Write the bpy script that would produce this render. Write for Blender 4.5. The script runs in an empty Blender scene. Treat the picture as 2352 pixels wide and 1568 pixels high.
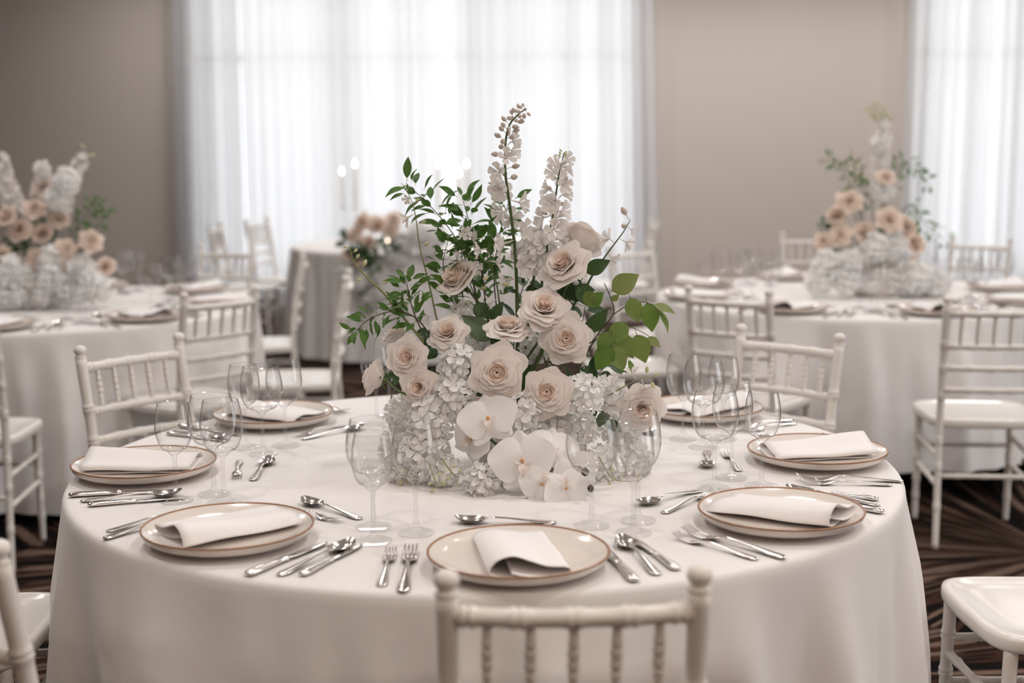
import bpy, math, random
import numpy as np
from mathutils import Vector, Matrix, Euler, Quaternion
random.seed(7); rng = np.random.default_rng(7)
S = bpy.context.scene
COL = S.collection
PI = math.pi
R_ = math.radians

# ------------------------------------------------------------------ camera
CAMLOC = Vector((.06, -2.981, 1.458)); PITCH = R_(8.24); ROLL = R_(-.42); FPX = 48 / 36 * 2352
cam_d = bpy.data.cameras.new('camera'); cam = bpy.data.objects.new('camera', cam_d); COL.objects.link(cam)
cam_d.lens = 48; cam_d.sensor_width = 36; cam_d.clip_start = .05; cam_d.clip_end = 200
CAMROT = Euler((PI / 2 - PITCH, 0, 0)).to_matrix() @ Matrix.Rotation(ROLL, 3, 'Z')
cam.matrix_world = Matrix.Translation(CAMLOC) @ CAMROT.to_4x4()
cam_d.dof.use_dof = True; cam_d.dof.focus_distance = 2.80; cam_d.dof.aperture_fstop = 2.2
S.camera = cam
# ------------------------------------------------------------------ world, exposure
W = bpy.data.worlds.new('overcast_sky'); S.world = W; W.use_nodes = True
bg = W.node_tree.nodes['Background']; bg.inputs[0].default_value = (.93, .97, 1, 1); bg.inputs[1].default_value = 4.1
S.view_settings.view_transform = 'Standard'; S.view_settings.look = 'None'
S.view_settings.exposure = .16; S.view_settings.gamma = 1; S.view_settings.use_curve_mapping = False
LAMP_W = 8.0; LAMP_COL = (1, .955, .925); LAMP_WARM = (1, .83, .67)
S.cycles.use_denoising = True; S.cycles.use_adaptive_sampling = True; S.cycles.adaptive_threshold = .03; S.cycles.adaptive_min_samples = 16; S.cycles.max_bounces = 7; S.cycles.diffuse_bounces = 4; S.cycles.glossy_bounces = 4
S.cycles.transmission_bounces = 6; S.cycles.transparent_max_bounces = 16
S.cycles.caustics_reflective = False; S.cycles.caustics_refractive = False; S.cycles.sample_clamp_indirect = 6

# ------------------------------------------------------------------ helpers
def ray(px, py):
    return CAMROT @ Vector(((px - 1176) / FPX, -(py - 784) / FPX, -1))
def at(px, py, Y):
    d = ray(px, py); return CAMLOC + d * ((Y - CAMLOC.y) / d.y)
def msize(px, Y):                      # metres spanned by that many photo pixels at depth Y
    return px * (Y - CAMLOC.y) / FPX * 1.0
def ME(name, v, f, mat=None, smooth=True):
    m = bpy.data.meshes.new(name); m.from_pydata([tuple(p) for p in v], [], [tuple(q) for q in f]); m.update()
    if smooth: m.shade_smooth()
    for k in (mat if isinstance(mat, (list, tuple)) else [mat] if mat else []): m.materials.append(k)
    return m
def OB(name, me, parent=None, loc=None, rot=None, scale=None, mw=None):
    o = bpy.data.objects.new(name, me); COL.objects.link(o)
    if parent is not None: o.parent = parent
    if mw is not None: o.matrix_basis = mw
    else:
        if loc is not None: o.location = loc
        if rot is not None: o.rotation_euler = rot
        if scale is not None: o.scale = scale if hasattr(scale, '__len__') else (scale,) * 3
    return o
def TAG(o, label, cat, group=None, kind=None):
    o['label'] = label; o['category'] = cat
    if group: o['group'] = group
    if kind: o['kind'] = kind
    return o
def EMPTY(name, loc=(0, 0, 0), rotz=0, mw=None):
    o = bpy.data.objects.new(name, None); COL.objects.link(o); o.empty_display_size = .05
    if mw is not None: o.matrix_basis = mw
    else: o.location = loc; o.rotation_euler = (0, 0, rotz)
    return o
def copy_tree(o, parent=None):
    c = o.copy(); COL.objects.link(c); c.parent = parent
    for ch in KIDS.get(o.name, []): copy_tree(ch, c)
    return c
KIDS = {}
def learn(root, parts):                # remember the parts of a prototype so copies need no scene search
    KIDS[root.name] = parts
def join(parts):
    V = []; F = []
    for v, f in parts:
        n = len(V); V += [tuple(p) for p in v]; F += [tuple(i + n for i in q) for q in f]
    return V, F
def xf(vf, M):
    return [M @ Vector(p) for p in vf[0]], vf[1]
def lathe(prof, seg=32, close_bottom=False, close_top=False):
    v = []; f = []
    for r, z in prof:
        for k in range(seg):
            a = 2 * PI * k / seg; v.append((r * math.cos(a), r * math.sin(a), z))
    for i in range(len(prof) - 1):
        for k in range(seg):
            k2 = (k + 1) % seg
            f.append((i * seg + k, i * seg + k2, (i + 1) * seg + k2, (i + 1) * seg + k))
    if close_bottom: f.append(tuple(range(seg - 1, -1, -1)))
    if close_top: f.append(tuple((len(prof) - 1) * seg + k for k in range(seg)))
    return v, f
def tube(pts, rad, seg=8, caps=True):
    pts = [Vector(p) for p in pts]; n = len(pts)
    if not hasattr(rad, '__len__'): rad = [rad] * n
    t = [(pts[min(i + 1, n - 1)] - pts[max(i - 1, 0)]).normalized() for i in range(n)]
    up = Vector((0, 0, 1)) if abs(t[0].z) < .9 else Vector((1, 0, 0))
    x = t[0].cross(up).normalized(); v = []; f = []
    for i in range(n):
        x = (x - t[i] * x.dot(t[i])).normalized(); y = t[i].cross(x)
        for k in range(seg):
            a = 2 * PI * k / seg; v.append(pts[i] + (x * math.cos(a) + y * math.sin(a)) * rad[i])
    for i in range(n - 1):
        for k in range(seg):
            k2 = (k + 1) % seg; f.append((i * seg + k, i * seg + k2, (i + 1) * seg + k2, (i + 1) * seg + k))
    if caps: f.append(tuple(range(seg - 1, -1, -1))); f.append(tuple((n - 1) * seg + k for k in range(seg)))
    return v, f
def spline(pts, n=8):                  # Catmull-Rom through the points
    P = [Vector(p) for p in pts]; P = [P[0] * 2 - P[1]] + P + [P[-1] * 2 - P[-2]]; out = []
    for i in range(1, len(P) - 2):
        a, b, c, d = P[i - 1:i + 3]
        for k in range(n):
            t = k / n
            out.append(.5 * ((2 * b) + (c - a) * t + (2 * a - 5 * b + 4 * c - d) * t * t + (3 * b - a - 3 * c + d) * t ** 3))
    return out + [P[-2]]
def box(x0, x1, y0, y1, z0, z1):
    v = [(x, y, z) for z in (z0, z1) for y in (y0, y1) for x in (x0, x1)]
    return v, [(0, 2, 3, 1), (4, 5, 7, 6), (0, 1, 5, 4), (2, 6, 7, 3), (0, 4, 6, 2), (1, 3, 7, 5)]
def grid(fn, nu, nv):
    v = [fn(i / nu, j / nv) for j in range(nv + 1) for i in range(nu + 1)]
    return v, [(j * (nu + 1) + i, j * (nu + 1) + i + 1, (j + 1) * (nu + 1) + i + 1, (j + 1) * (nu + 1) + i) for j in range(nv) for i in range(nu)]
def frame(axis, up=(0, 0, 1)):         # rotation taking +Z onto axis
    z = Vector(axis).normalized(); u = Vector(up)
    if abs(z.dot(u)) > .98: u = Vector((0, 1, 0))
    x = u.cross(z).normalized(); y = z.cross(x)
    return Matrix((x, y, z)).transposed()
def MW(loc, rot3, s=1):
    return Matrix.Translation(Vector(loc)) @ rot3.to_4x4() @ Matrix.Diagonal((s, s, s, 1))

# ------------------------------------------------------------------ materials
def MAT(name):
    m = bpy.data.materials.new(name); m.use_nodes = True; nt = m.node_tree
    return m, nt, nt.nodes['Principled BSDF'], nt.nodes['Material Output']
def plain(name, col, rough=.5, metal=0, spec=.5, bump=None, sheen=0, coat=0, noise=None):
    m, nt, b, out = MAT(name)
    b.inputs['Base Color'].default_value = (*col, 1); b.inputs['Roughness'].default_value = rough
    b.inputs['Metallic'].default_value = metal; b.inputs['Specular IOR Level'].default_value = spec
    b.inputs['Sheen Weight'].default_value = sheen; b.inputs['Coat Weight'].default_value = coat
    tc = nt.nodes.new('ShaderNodeTexCoord')
    if bump:
        n = nt.nodes.new('ShaderNodeTexNoise'); n.inputs['Scale'].default_value = bump[0]; n.inputs['Detail'].default_value = 3
        k = nt.nodes.new('ShaderNodeBump'); k.inputs['Strength'].default_value = bump[1]; k.inputs['Distance'].default_value = bump[2]
        nt.links.new(tc.outputs['Object'], n.inputs['Vector']); nt.links.new(n.outputs['Fac'], k.inputs['Height'])
        nt.links.new(k.outputs['Normal'], b.inputs['Normal'])
    if noise:
        n = nt.nodes.new('ShaderNodeTexNoise'); n.inputs['Scale'].default_value = noise[0]; n.inputs['Detail'].default_value = 4
        r = nt.nodes.new('ShaderNodeValToRGB'); r.color_ramp.elements[0].position = .3; r.color_ramp.elements[1].position = .7
        r.color_ramp.elements[0].color = (*noise[1], 1); r.color_ramp.elements[1].color = (*col, 1)
        nt.links.new(tc.outputs['Object'], n.inputs['Vector']); nt.links.new(n.outputs['Fac'], r.inputs['Fac'])
        nt.links.new(r.outputs['Color'], b.inputs['Base Color'])
    return m
def petal_mat(name, col, trans=.35, col2=None, scale=40, rough=.55):
    m, nt, b, out = MAT(name)
    b.inputs['Roughness'].default_value = rough; b.inputs['Specular IOR Level'].default_value = .25
    tc = nt.nodes.new('ShaderNodeTexCoord'); n = nt.nodes.new('ShaderNodeTexNoise'); n.inputs['Scale'].default_value = scale
    r = nt.nodes.new('ShaderNodeValToRGB'); r.color_ramp.elements[0].position = .35; r.color_ramp.elements[1].position = .65
    r.color_ramp.elements[0].color = (*(col2 or col), 1); r.color_ramp.elements[1].color = (*col, 1)
    t = nt.nodes.new('ShaderNodeBsdfTranslucent'); mx = nt.nodes.new('ShaderNodeMixShader'); mx.inputs[0].default_value = trans
    nt.links.new(tc.outputs['Object'], n.inputs['Vector']); nt.links.new(n.outputs['Fac'], r.inputs['Fac'])
    nt.links.new(r.outputs['Color'], b.inputs['Base Color']); nt.links.new(r.outputs['Color'], t.inputs['Color'])
    nt.links.new(b.outputs[0], mx.inputs[1]); nt.links.new(t.outputs[0], mx.inputs[2]); nt.links.new(mx.outputs[0], out.inputs[0])
    return m
def leaf_mat(name, cols, trans=.3, rough=.42):
    m, nt, b, out = MAT(name)
    b.inputs['Roughness'].default_value = rough; b.inputs['Specular IOR Level'].default_value = .35
    oi = nt.nodes.new('ShaderNodeObjectInfo'); r = nt.nodes.new('ShaderNodeValToRGB')
    e = r.color_ramp.elements
    for i, c in enumerate(cols):
        p = i / (len(cols) - 1)
        q = e[0] if i == 0 else e[1] if i == len(cols) - 1 else e.new(p)
        q.position = p; q.color = (*c, 1)
    t = nt.nodes.new('ShaderNodeBsdfTranslucent'); mx = nt.nodes.new('ShaderNodeMixShader'); mx.inputs[0].default_value = trans
    tc = nt.nodes.new('ShaderNodeTexCoord'); w = nt.nodes.new('ShaderNodeTexWave'); w.wave_type = 'BANDS'; w.bands_direction = 'Y'
    w.inputs['Scale'].default_value = 3.5; w.inputs['Distortion'].default_value = 1.5
    k = nt.nodes.new('ShaderNodeBump'); k.inputs['Strength'].default_value = .15; k.inputs['Distance'].default_value = .02
    nt.links.new(tc.outputs['Object'], w.inputs['Vector']); nt.links.new(w.outputs['Fac'], k.inputs['Height']); nt.links.new(k.outputs[0], b.inputs['Normal'])
    nt.links.new(oi.outputs['Random'], r.inputs['Fac'])
    nt.links.new(r.outputs['Color'], b.inputs['Base Color']); nt.links.new(r.outputs['Color'], t.inputs['Color'])
    nt.links.new(b.outputs[0], mx.inputs[1]); nt.links.new(t.outputs[0], mx.inputs[2]); nt.links.new(mx.outputs[0], out.inputs[0])
    return m
def glass_mat(name='clear_glass', edge=.48, start=.52, pwr=2.8, refl=.9, base=.055):
    m, nt, b, out = MAT(name); nt.nodes.remove(b)
    tr = nt.nodes.new('ShaderNodeBsdfTransparent'); gl = nt.nodes.new('ShaderNodeBsdfGlossy'); gl.inputs['Roughness'].default_value = .01
    lw = nt.nodes.new('ShaderNodeLayerWeight'); lw.inputs['Blend'].default_value = .5
    pw = nt.nodes.new('ShaderNodeMath'); pw.operation = 'POWER'; pw.inputs[1].default_value = pwr
    ml = nt.nodes.new('ShaderNodeMath'); ml.operation = 'MULTIPLY_ADD'; ml.inputs[1].default_value = refl; ml.inputs[2].default_value = base; ml.use_clamp = True
    rp = nt.nodes.new('ShaderNodeValToRGB'); rp.color_ramp.elements[0].color = (.985, .985, .985, 1); rp.color_ramp.elements[1].color = (edge, edge, edge * .98, 1)
    rp.color_ramp.elements[0].position = start; rp.color_ramp.interpolation = 'EASE'
    mx = nt.nodes.new('ShaderNodeMixShader')
    nt.links.new(lw.outputs['Facing'], pw.inputs[0]); nt.links.new(pw.outputs[0], ml.inputs[0]); nt.links.new(ml.outputs[0], mx.inputs[0])
    nt.links.new(lw.outputs['Facing'], rp.inputs['Fac']); nt.links.new(rp.outputs['Color'], tr.inputs['Color'])
    nt.links.new(tr.outputs[0], mx.inputs[1]); nt.links.new(gl.outputs[0], mx.inputs[2]); nt.links.new(mx.outputs[0], out.inputs[0])
    return m
def cloth_mat(name, col, scale=900, wr=.25):
    m, nt, b, out = MAT(name)
    b.inputs['Base Color'].default_value = (*col, 1); b.inputs['Roughness'].default_value = .85; b.inputs['Specular IOR Level'].default_value = .15
    b.inputs['Sheen Weight'].default_value = .15
    tc = nt.nodes.new('ShaderNodeTexCoord')
    n1 = nt.nodes.new('ShaderNodeTexNoise'); n1.inputs['Scale'].default_value = 5; n1.inputs['Detail'].default_value = 3
    n2 = nt.nodes.new('ShaderNodeTexNoise'); n2.inputs['Scale'].default_value = scale
    k1 = nt.nodes.new('ShaderNodeBump'); k1.inputs['Strength'].default_value = wr; k1.inputs['Distance'].default_value = .006
    k2 = nt.nodes.new('ShaderNodeBump'); k2.inputs['Strength'].default_value = .15; k2.inputs['Distance'].default_value = .0005
    for n in (n1, n2): nt.links.new(tc.outputs['Object'], n.inputs['Vector'])
    nt.links.new(n1.outputs['Fac'], k1.inputs['Height']); nt.links.new(n2.outputs['Fac'], k2.inputs['Height'])
    nt.links.new(k1.outputs[0], k2.inputs['Normal']); nt.links.new(k2.outputs[0], b.inputs['Normal'])
    return m
def sheer_mat():
    m, nt, b, out = MAT('sheer_voile'); nt.nodes.remove(b); N = nt.nodes.new; L = nt.links.new
    tr = N('ShaderNodeBsdfTransparent'); tl = N('ShaderNodeBsdfTranslucent'); df = N('ShaderNodeBsdfDiffuse')
    df.inputs['Color'].default_value = (.86, .83, .82, 1); tr.inputs['Color'].default_value = (.95, .95, .95, 1)
    tc = N('ShaderNodeTexCoord'); mp = N('ShaderNodeMapping'); mp.inputs['Scale'].default_value = (9, 9, .12)
    no = N('ShaderNodeTexNoise'); no.inputs['Scale'].default_value = 1.0; no.inputs['Detail'].default_value = 5
    rp = N('ShaderNodeValToRGB'); rp.color_ramp.elements[0].position = .3; rp.color_ramp.elements[1].position = .7
    rp.color_ramp.elements[0].color = (.405, .40, .405, 1); rp.color_ramp.elements[1].color = (.465, .46, .465, 1)
    L(tc.outputs['Object'], mp.inputs['Vector']); L(mp.outputs[0], no.inputs['Vector']); L(no.outputs['Fac'], rp.inputs['Fac']); L(rp.outputs['Color'], tl.inputs['Color'])
    a = N('ShaderNodeMixShader'); a.inputs[0].default_value = .60
    c = N('ShaderNodeMixShader'); c.inputs[0].default_value = .02
    L(df.outputs[0], a.inputs[1]); L(tl.outputs[0], a.inputs[2]); L(a.outputs[0], c.inputs[1]); L(tr.outputs[0], c.inputs[2]); L(c.outputs[0], out.inputs[0])
    return m
def carpet_mat():
    m, nt, b, out = MAT('starburst_carpet'); N = nt.nodes.new; L = nt.links.new
    b.inputs['Roughness'].default_value = .95; b.inputs['Specular IOR Level'].default_value = .05
    tc = N('ShaderNodeTexCoord')
    mp = N('ShaderNodeMapping'); mp.inputs['Location'].default_value = (.42, .18, 0); mp.inputs['Scale'].default_value = (.52, .52, .52)
    vo = N('ShaderNodeTexVoronoi'); vo.voronoi_dimensions = '2D'; vo.inputs['Scale'].default_value = 1; vo.inputs['Randomness'].default_value = .75
    L(tc.outputs['Object'], mp.inputs['Vector']); L(mp.outputs[0], vo.inputs['Vector'])
    sb = N('ShaderNodeVectorMath'); sb.operation = 'SUBTRACT'; L(mp.outputs[0], sb.inputs[0]); L(vo.outputs['Position'], sb.inputs[1])
    sp = N('ShaderNodeSeparateXYZ'); L(sb.outputs[0], sp.inputs[0])
    an = N('ShaderNodeMath'); an.operation = 'ARCTAN2'; L(sp.outputs['Y'], an.inputs[0]); L(sp.outputs['X'], an.inputs[1])
    ln = N('ShaderNodeVectorMath'); ln.operation = 'LENGTH'; L(sb.outputs[0], ln.inputs[0])
    cb = N('ShaderNodeCombineXYZ'); s1 = N('ShaderNodeMath'); s1.operation = 'MULTIPLY'; s1.inputs[1].default_value = 13; L(an.outputs[0], s1.inputs[0])
    s2 = N('ShaderNodeMath'); s2.operation = 'MULTIPLY'; s2.inputs[1].default_value = 1.6; L(ln.outputs['Value'], s2.inputs[0])
    L(s1.outputs[0], cb.inputs['X']); L(s2.outputs[0], cb.inputs['Y'])
    no = N('ShaderNodeTexNoise'); no.inputs['Scale'].default_value = 1; no.inputs['Detail'].default_value = 2; L(cb.outputs[0], no.inputs['Vector'])
    rp = N('ShaderNodeValToRGB'); rp.color_ramp.interpolation = 'CONSTANT'; e = rp.color_ramp.elements
    e[0].position = 0; e[0].color = (.006, .005, .005, 1); e[1].position = .47; e[1].color = (.045, .022, .015, 1)
    q = e.new(.53); q.color = (.009, .007, .007, 1); q = e.new(.565); q.color = (.16, .105, .08, 1); q = e.new(.64); q.color = (.008, .006, .006, 1)
    q = e.new(.70); q.color = (.06, .03, .02, 1)
    L(no.outputs['Fac'], rp.inputs['Fac']); L(rp.outputs['Color'], b.inputs['Base Color'])
    fz = N('ShaderNodeTexNoise'); fz.inputs['Scale'].default_value = 260; L(tc.outputs['Object'], fz.inputs['Vector'])
    k = N('ShaderNodeBump'); k.inputs['Strength'].default_value = .6; k.inputs['Distance'].default_value = .004; L(fz.outputs['Fac'], k.inputs['Height']); L(k.outputs[0], b.inputs['Normal'])
    return m
M_CLOTH = cloth_mat('ivory_linen', (.82, .79, .78)); M_NAPKIN = cloth_mat('white_linen', (.87, .84, .835), 1400, .12)
M_CHAIR = plain('cream_lacquer', (.80, .755, .715), .32, spec=.5, noise=(6, (.77, .725, .685)))
M_SEAT = plain('cream_lacquer_seat', (.82, .785, .75), .22, spec=.5, noise=(5, (.80, .76, .72)))
M_GLASS = glass_mat(); M_GLASSF = glass_mat('clear_glass_foot', .70, .88, 6.0, .5, .02)
M_STEEL = plain('polished_steel', (.90, .86, .83), .17, metal=1, noise=(30, (.87, .83, .80)))
M_BLADE = plain('satin_steel_blade', (.84, .82, .80), .2, metal=1, noise=(30, (.8, .78, .76)))
M_PLATE = plain('glazed_stoneware', (.79, .725, .675), .16, spec=.6, coat=.3, noise=(14, (.77, .70, .645)))
M_RIM = plain('brown_glaze_edge', (.40, .215, .12), .3, noise=(90, (.28, .14, .075)))
M_WALL = plain('taupe_plaster', (.63, .57, .525), .9, spec=.1, bump=(120, .15, .002))
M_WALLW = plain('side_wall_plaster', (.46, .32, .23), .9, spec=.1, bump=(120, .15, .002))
M_CEIL = plain('white_ceiling', (.80, .77, .74), .9, spec=.1, bump=(60, .1, .002))
M_CARPET = carpet_mat(); M_SHEER = sheer_mat()
M_FRAME = plain('white_window_frame', (.75, .74, .73), .5, bump=(40, .05, .001))
M_ROSE = petal_mat('rose_petal_blush', (.965, .905, .87), .38, (.955, .89, .85)); M_ROSEIN = petal_mat('rose_petal_heart', (.96, .84, .76), .40, (.95, .81, .72))
M_ROSEBK = petal_mat('rose_petal_peach', (.95, .835, .745), .4, (.94, .80, .70))
M_WHITE = petal_mat('white_floret', (.965, .955, .945), .32, (.95, .935, .92)); M_ORCHID = petal_mat('white_orchid_petal', (.965, .945, .935), .32, (.955, .93, .92), 60, .45)
M_LIP = petal_mat('orchid_lip', (.88, .80, .76), .3, (.86, .74, .66)); M_THROAT = plain('orchid_throat', (.72, .36, .12), .5, bump=(200, .2, .001))
M_BUD = petal_mat('delphinium_bud', (.80, .73, .68), .3, (.72, .645, .58)); M_DELPH = petal_mat('delphinium_petal', (.955, .92, .90), .38, (.94, .90, .875))
M_GBUD = petal_mat('pale_green_bud', (.76, .74, .52), .3, (.70, .70, .42))
M_LEAF = leaf_mat('small_green_leaf', [(.075, .17, .03), (.14, .25, .06), (.22, .26, .11), (.11, .22, .045)], .42)
M_LEAFB = leaf_mat('broad_leaf', [(.26, .30, .10), (.19, .29, .06), (.31, .31, .16), (.15, .27, .05)], .4)
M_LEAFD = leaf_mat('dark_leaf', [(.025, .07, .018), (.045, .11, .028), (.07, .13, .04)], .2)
M_STEM = plain('green_stem', (.10, .155, .045), .5, noise=(30, (.07, .11, .03))); M_STEMP = plain('pale_green_stem', (.32, .34, .14), .5, noise=(30, (.25, .28, .10)))
M_TWIG = plain('brown_twig', (.10, .07, .045), .6, noise=(40, (.06, .04, .03)))
M_VASE = plain('cream_ceramic', (.72, .67, .62), .4, bump=(40, .1, .001)); M_SEED = plain('dark_seed', (.022, .016, .014), .4, bump=(90, .2, .001))
M_WAX = plain('ivory_wax', (.86, .83, .79), .45, bump=(30, .05, .001)); M_WICK = plain('wick', (.03, .025, .02), .9, bump=(90, .1, .001))
def emit(name, col, s):
    m, nt, b, out = MAT(name); nt.nodes.remove(b); e = nt.nodes.new('ShaderNodeEmission'); e.inputs[0].default_value = (*col, 1); e.inputs[1].default_value = s
    nt.links.new(e.outputs[0], out.inputs[0]); return m
M_FLAME = emit('candle_flame', (1, .82, .6), 14); M_LAMP = emit('lamp_diffuser', (1, .92, .84), 8)
M_TABLE = plain('plywood', (.42, .30, .19), .6, bump=(30, .1, .001)); M_METAL = plain('painted_metal', (.12, .12, .12), .5, bump=(30, .05, .001))

# ------------------------------------------------------------------ the room
XL, XR, YF, YB, ZC = -6.2, 6.6, -6.4, 9.6, 3.25
def STRUCT(name, vf, mat, smooth=False):
    o = OB(name, ME(name, *vf, mat, smooth)); o['kind'] = 'structure'; return o
STRUCT('floor', box(XL - .2, XR + .2, YF - .2, YB + .2, -.1, 0), M_CARPET)
STRUCT('ceiling', box(XL - .2, XR + .2, YF - .2, YB + .2, ZC, ZC + .1), M_CEIL)
def wall_along_x(name, y, x0, x1, holes, mat, th=.2):
    ps = []; xs = x0
    for (a, b, z0, z1) in holes:
        ps.append(box(xs, a, y, y + th, 0, ZC)); ps.append(box(a, b, y, y + th, 0, z0)); ps.append(box(a, b, y, y + th, z1, ZC)); xs = b
    ps.append(box(xs, x1, y, y + th, 0, ZC)); return STRUCT(name, join(ps), mat)
def wall_along_y(name, x, y0, y1, holes, mat, th=.2):
    ps = []; ys = y0
    for (a, b, z0, z1) in holes:
        ps.append(box(x, x + th, ys, a, 0, ZC)); ps.append(box(x, x + th, a, b, 0, z0)); ps.append(box(x, x + th, a, b, z1, ZC)); ys = b
    ps.append(box(x, x + th, ys, y1, 0, ZC)); return STRUCT(name, join(ps), mat)
W1 = (-2.86, 1.26, .12, 3.05); W2 = (3.68, 6.4, .12, 3.05); W3 = (-1.9, 1.2, .12, 3.05)
wall_along_x('wall_back', YB, XL - .2, XR + .2, [W1, W2], M_WALL)
wall_along_x('wall_front', YF - .2, XL - .2, XR + .2, [], M_WALLW)
wall_along_y('wall_left', XL - .2, YF, YB, [], M_WALL)
wall_along_y('wall_right', XR, YF, YB, [W3], M_WALLW)
def window(name, a, b, z0, z1, n, fixed, along):
    root = EMPTY(name); root['kind'] = 'structure'
    def bx(u0, u1, d0, d1, zz0, zz1):
        return box(u0, u1, fixed + d0, fixed + d1, zz0, zz1) if along == 'x' else box(fixed + d0, fixed + d1, u0, u1, zz0, zz1)
    OB('window_frame', ME('window_frame', *join([bx(a, b, .08, .14, z0, z0 + .06), bx(a, b, .08, .14, z1 - .06, z1), bx(a, a + .06, .08, .14, z0 + .06, z1 - .06), bx(b - .06, b, .08, .14, z0 + .06, z1 - .06)]), M_FRAME, False), root)
    step = (b - a) / n
    for i in range(1, n):
        OB('mullion', ME('mullion', *bx(a + i * step - .035, a + i * step + .035, .08, .14, z0 + .06, z1 - .06), M_FRAME, False), root)
    for i in range(n):
        OB('transom', ME('transom', *bx(a + i * step + .035, a + (i + 1) * step - .035, .085, .135, 2.22, 2.27), M_FRAME, False), root)
        OB('pane', ME('pane', *bx(a + i * step + .035, a + (i + 1) * step - .035, .108, .112, z0 + .06, z1 - .06), M_GLASS, False), root)
window('window_1', *W1, 3, YB, 'x'); window('window_2', *W2, 2, YB, 'x'); window('window_3', *W3, 3, XR, 'y')
def baseboard(name, vf): STRUCT(name, vf, M_FRAME)
baseboard('baseboard_back', join([box(XL, W1[0], YB - .02, YB, 0, .1), box(W1[1], W2[0], YB - .02, YB, 0, .1)]))
baseboard('baseboard_left', box(XL, XL + .02, YF, YB - .03, 0, .1))

# sheer curtains, one object per drop
def curtain(name, p0, p1, folds, amp, flare0, flare1, label, seed, group):
    rs = random.Random(seed); p0 = Vector((*p0, 0)); p1 = Vector((*p1, 0)); d = p1 - p0; n = Vector((-d.y, d.x, 0)).normalized()
    ph = [rs.uniform(0, 6.28) for _ in range(3)]; nu = int(folds * 10)
    def fn(u, v):
        z = .015 + v * (ZC - .05); low = 1 - v
        w = u + .012 * math.sin(u * 23 + ph[0])
        a = amp * (.75 + .35 * math.sin(u * 17 + ph[1])) * (.75 + .35 * low)
        o = a * math.sin(2 * PI * folds * w + ph[2] + .5 * low * math.sin(9 * u + ph[1])) + .35 * a * math.sin(4.7 * PI * folds * w + ph[0])
        p = p0 + d * u + n * o + d.normalized() * (flare0 * (1 - u) + flare1 * u) * low
        return (p.x, p.y, z)
    o = OB(name, ME(name, *grid(fn, nu, 14), M_SHEER)); return TAG(o, label, 'curtain', group)
yc = YB - .16
curtain('sheer_curtain', (-2.93, yc), (-2.34, yc), 9, .045, -.06, 0, 'gathered white sheer curtain drop beside the left taupe wall', 1, 'sheer curtains over the wide window')
curtain('sheer_curtain', (-2.34, yc), (-.55, yc), 15, .030, 0, 0, 'white sheer curtain drop behind the far left chairs', 2, 'sheer curtains over the wide window')
curtain('sheer_curtain', (-.55, yc), (.55, yc), 10, .030, 0, 0, 'white sheer curtain drop behind the tall delphinium spikes', 3, 'sheer curtains over the wide window')
curtain('sheer_curtain', (.55, yc), (1.33, yc), 8, .034, 0, .08, 'white sheer curtain drop at the right end of the wide window', 4, 'sheer curtains over the wide window')
curtain('sheer_curtain', (3.62, yc), (4.62, yc), 7, .045, -.03, 0, 'white sheer curtain drop behind the right rear flowers', 5, 'sheer curtains over the right window')
curtain('sheer_curtain', (4.62, yc), (6.45, yc), 12, .045, 0, 0, 'white sheer curtain drop at the right edge of the picture', 6, 'sheer curtains over the right window')

# recessed ceiling lamps, plus an added row brightening the back wall
lamp_body = ME('lamp_ring', *lathe([(.085, 0), (.115, -.004), (.12, -.012), (.112, -.018), (.09, -.016), (.085, 0)], 24), M_FRAME)
def ceiling_lamp(x, y, watt, spread, label, col=LAMP_COL):
    r = EMPTY('ceiling_lamp', (x, y, ZC)); TAG(r, label, 'lamp', 'recessed ceiling lamps')
    OB('lamp_ring', lamp_body, r); OB('lamp_diffuser', lamp_disc, r)
    ld = bpy.data.lights.new('lamp_glow', 'AREA'); ld.shape = 'DISK'; ld.size = .17; ld.spread = R_(spread); ld.energy = watt; ld.color = col
    OB('lamp_glow', ld, r, (0, 0, -.022))
lamp_disc = ME('lamp_diffuser', *lathe([(.001, -.006), (.086, -.006)], 24), M_LAMP)
for j, y in enumerate((-5.0, -3.2, -1.4, .4, 2.2, 4.0, 5.8, 7.6)):
    for i, x in enumerate((-2.7, -.9, .9, 2.7, 4.6)):
        if x < -2 and (y < 0 or y > 5): continue
        if y < -2.5: ceiling_lamp(x, y, LAMP_W * 1.3, 160, 'warm recessed ceiling lamp behind the viewer', LAMP_WARM)
        elif y < 0: ceiling_lamp(x, y, LAMP_W * 1.2, 160, 'recessed ceiling lamp just before the foreground table', (1, .93, .87))
        else: ceiling_lamp(x, y, LAMP_W * 1.08, 160, 'round recessed ceiling lamp above the dining room')
for x in (-3.15, -2.2, -1.1, .0, 1.1, 2.0, 2.8, 3.6, 4.6): ceiling_lamp(x, YB - 1.15, LAMP_W * .95, 170, 'added lamp out of view that brightens the curtain wall')  # unseen extra lamps, added to lift the wall beside the curtains

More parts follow.
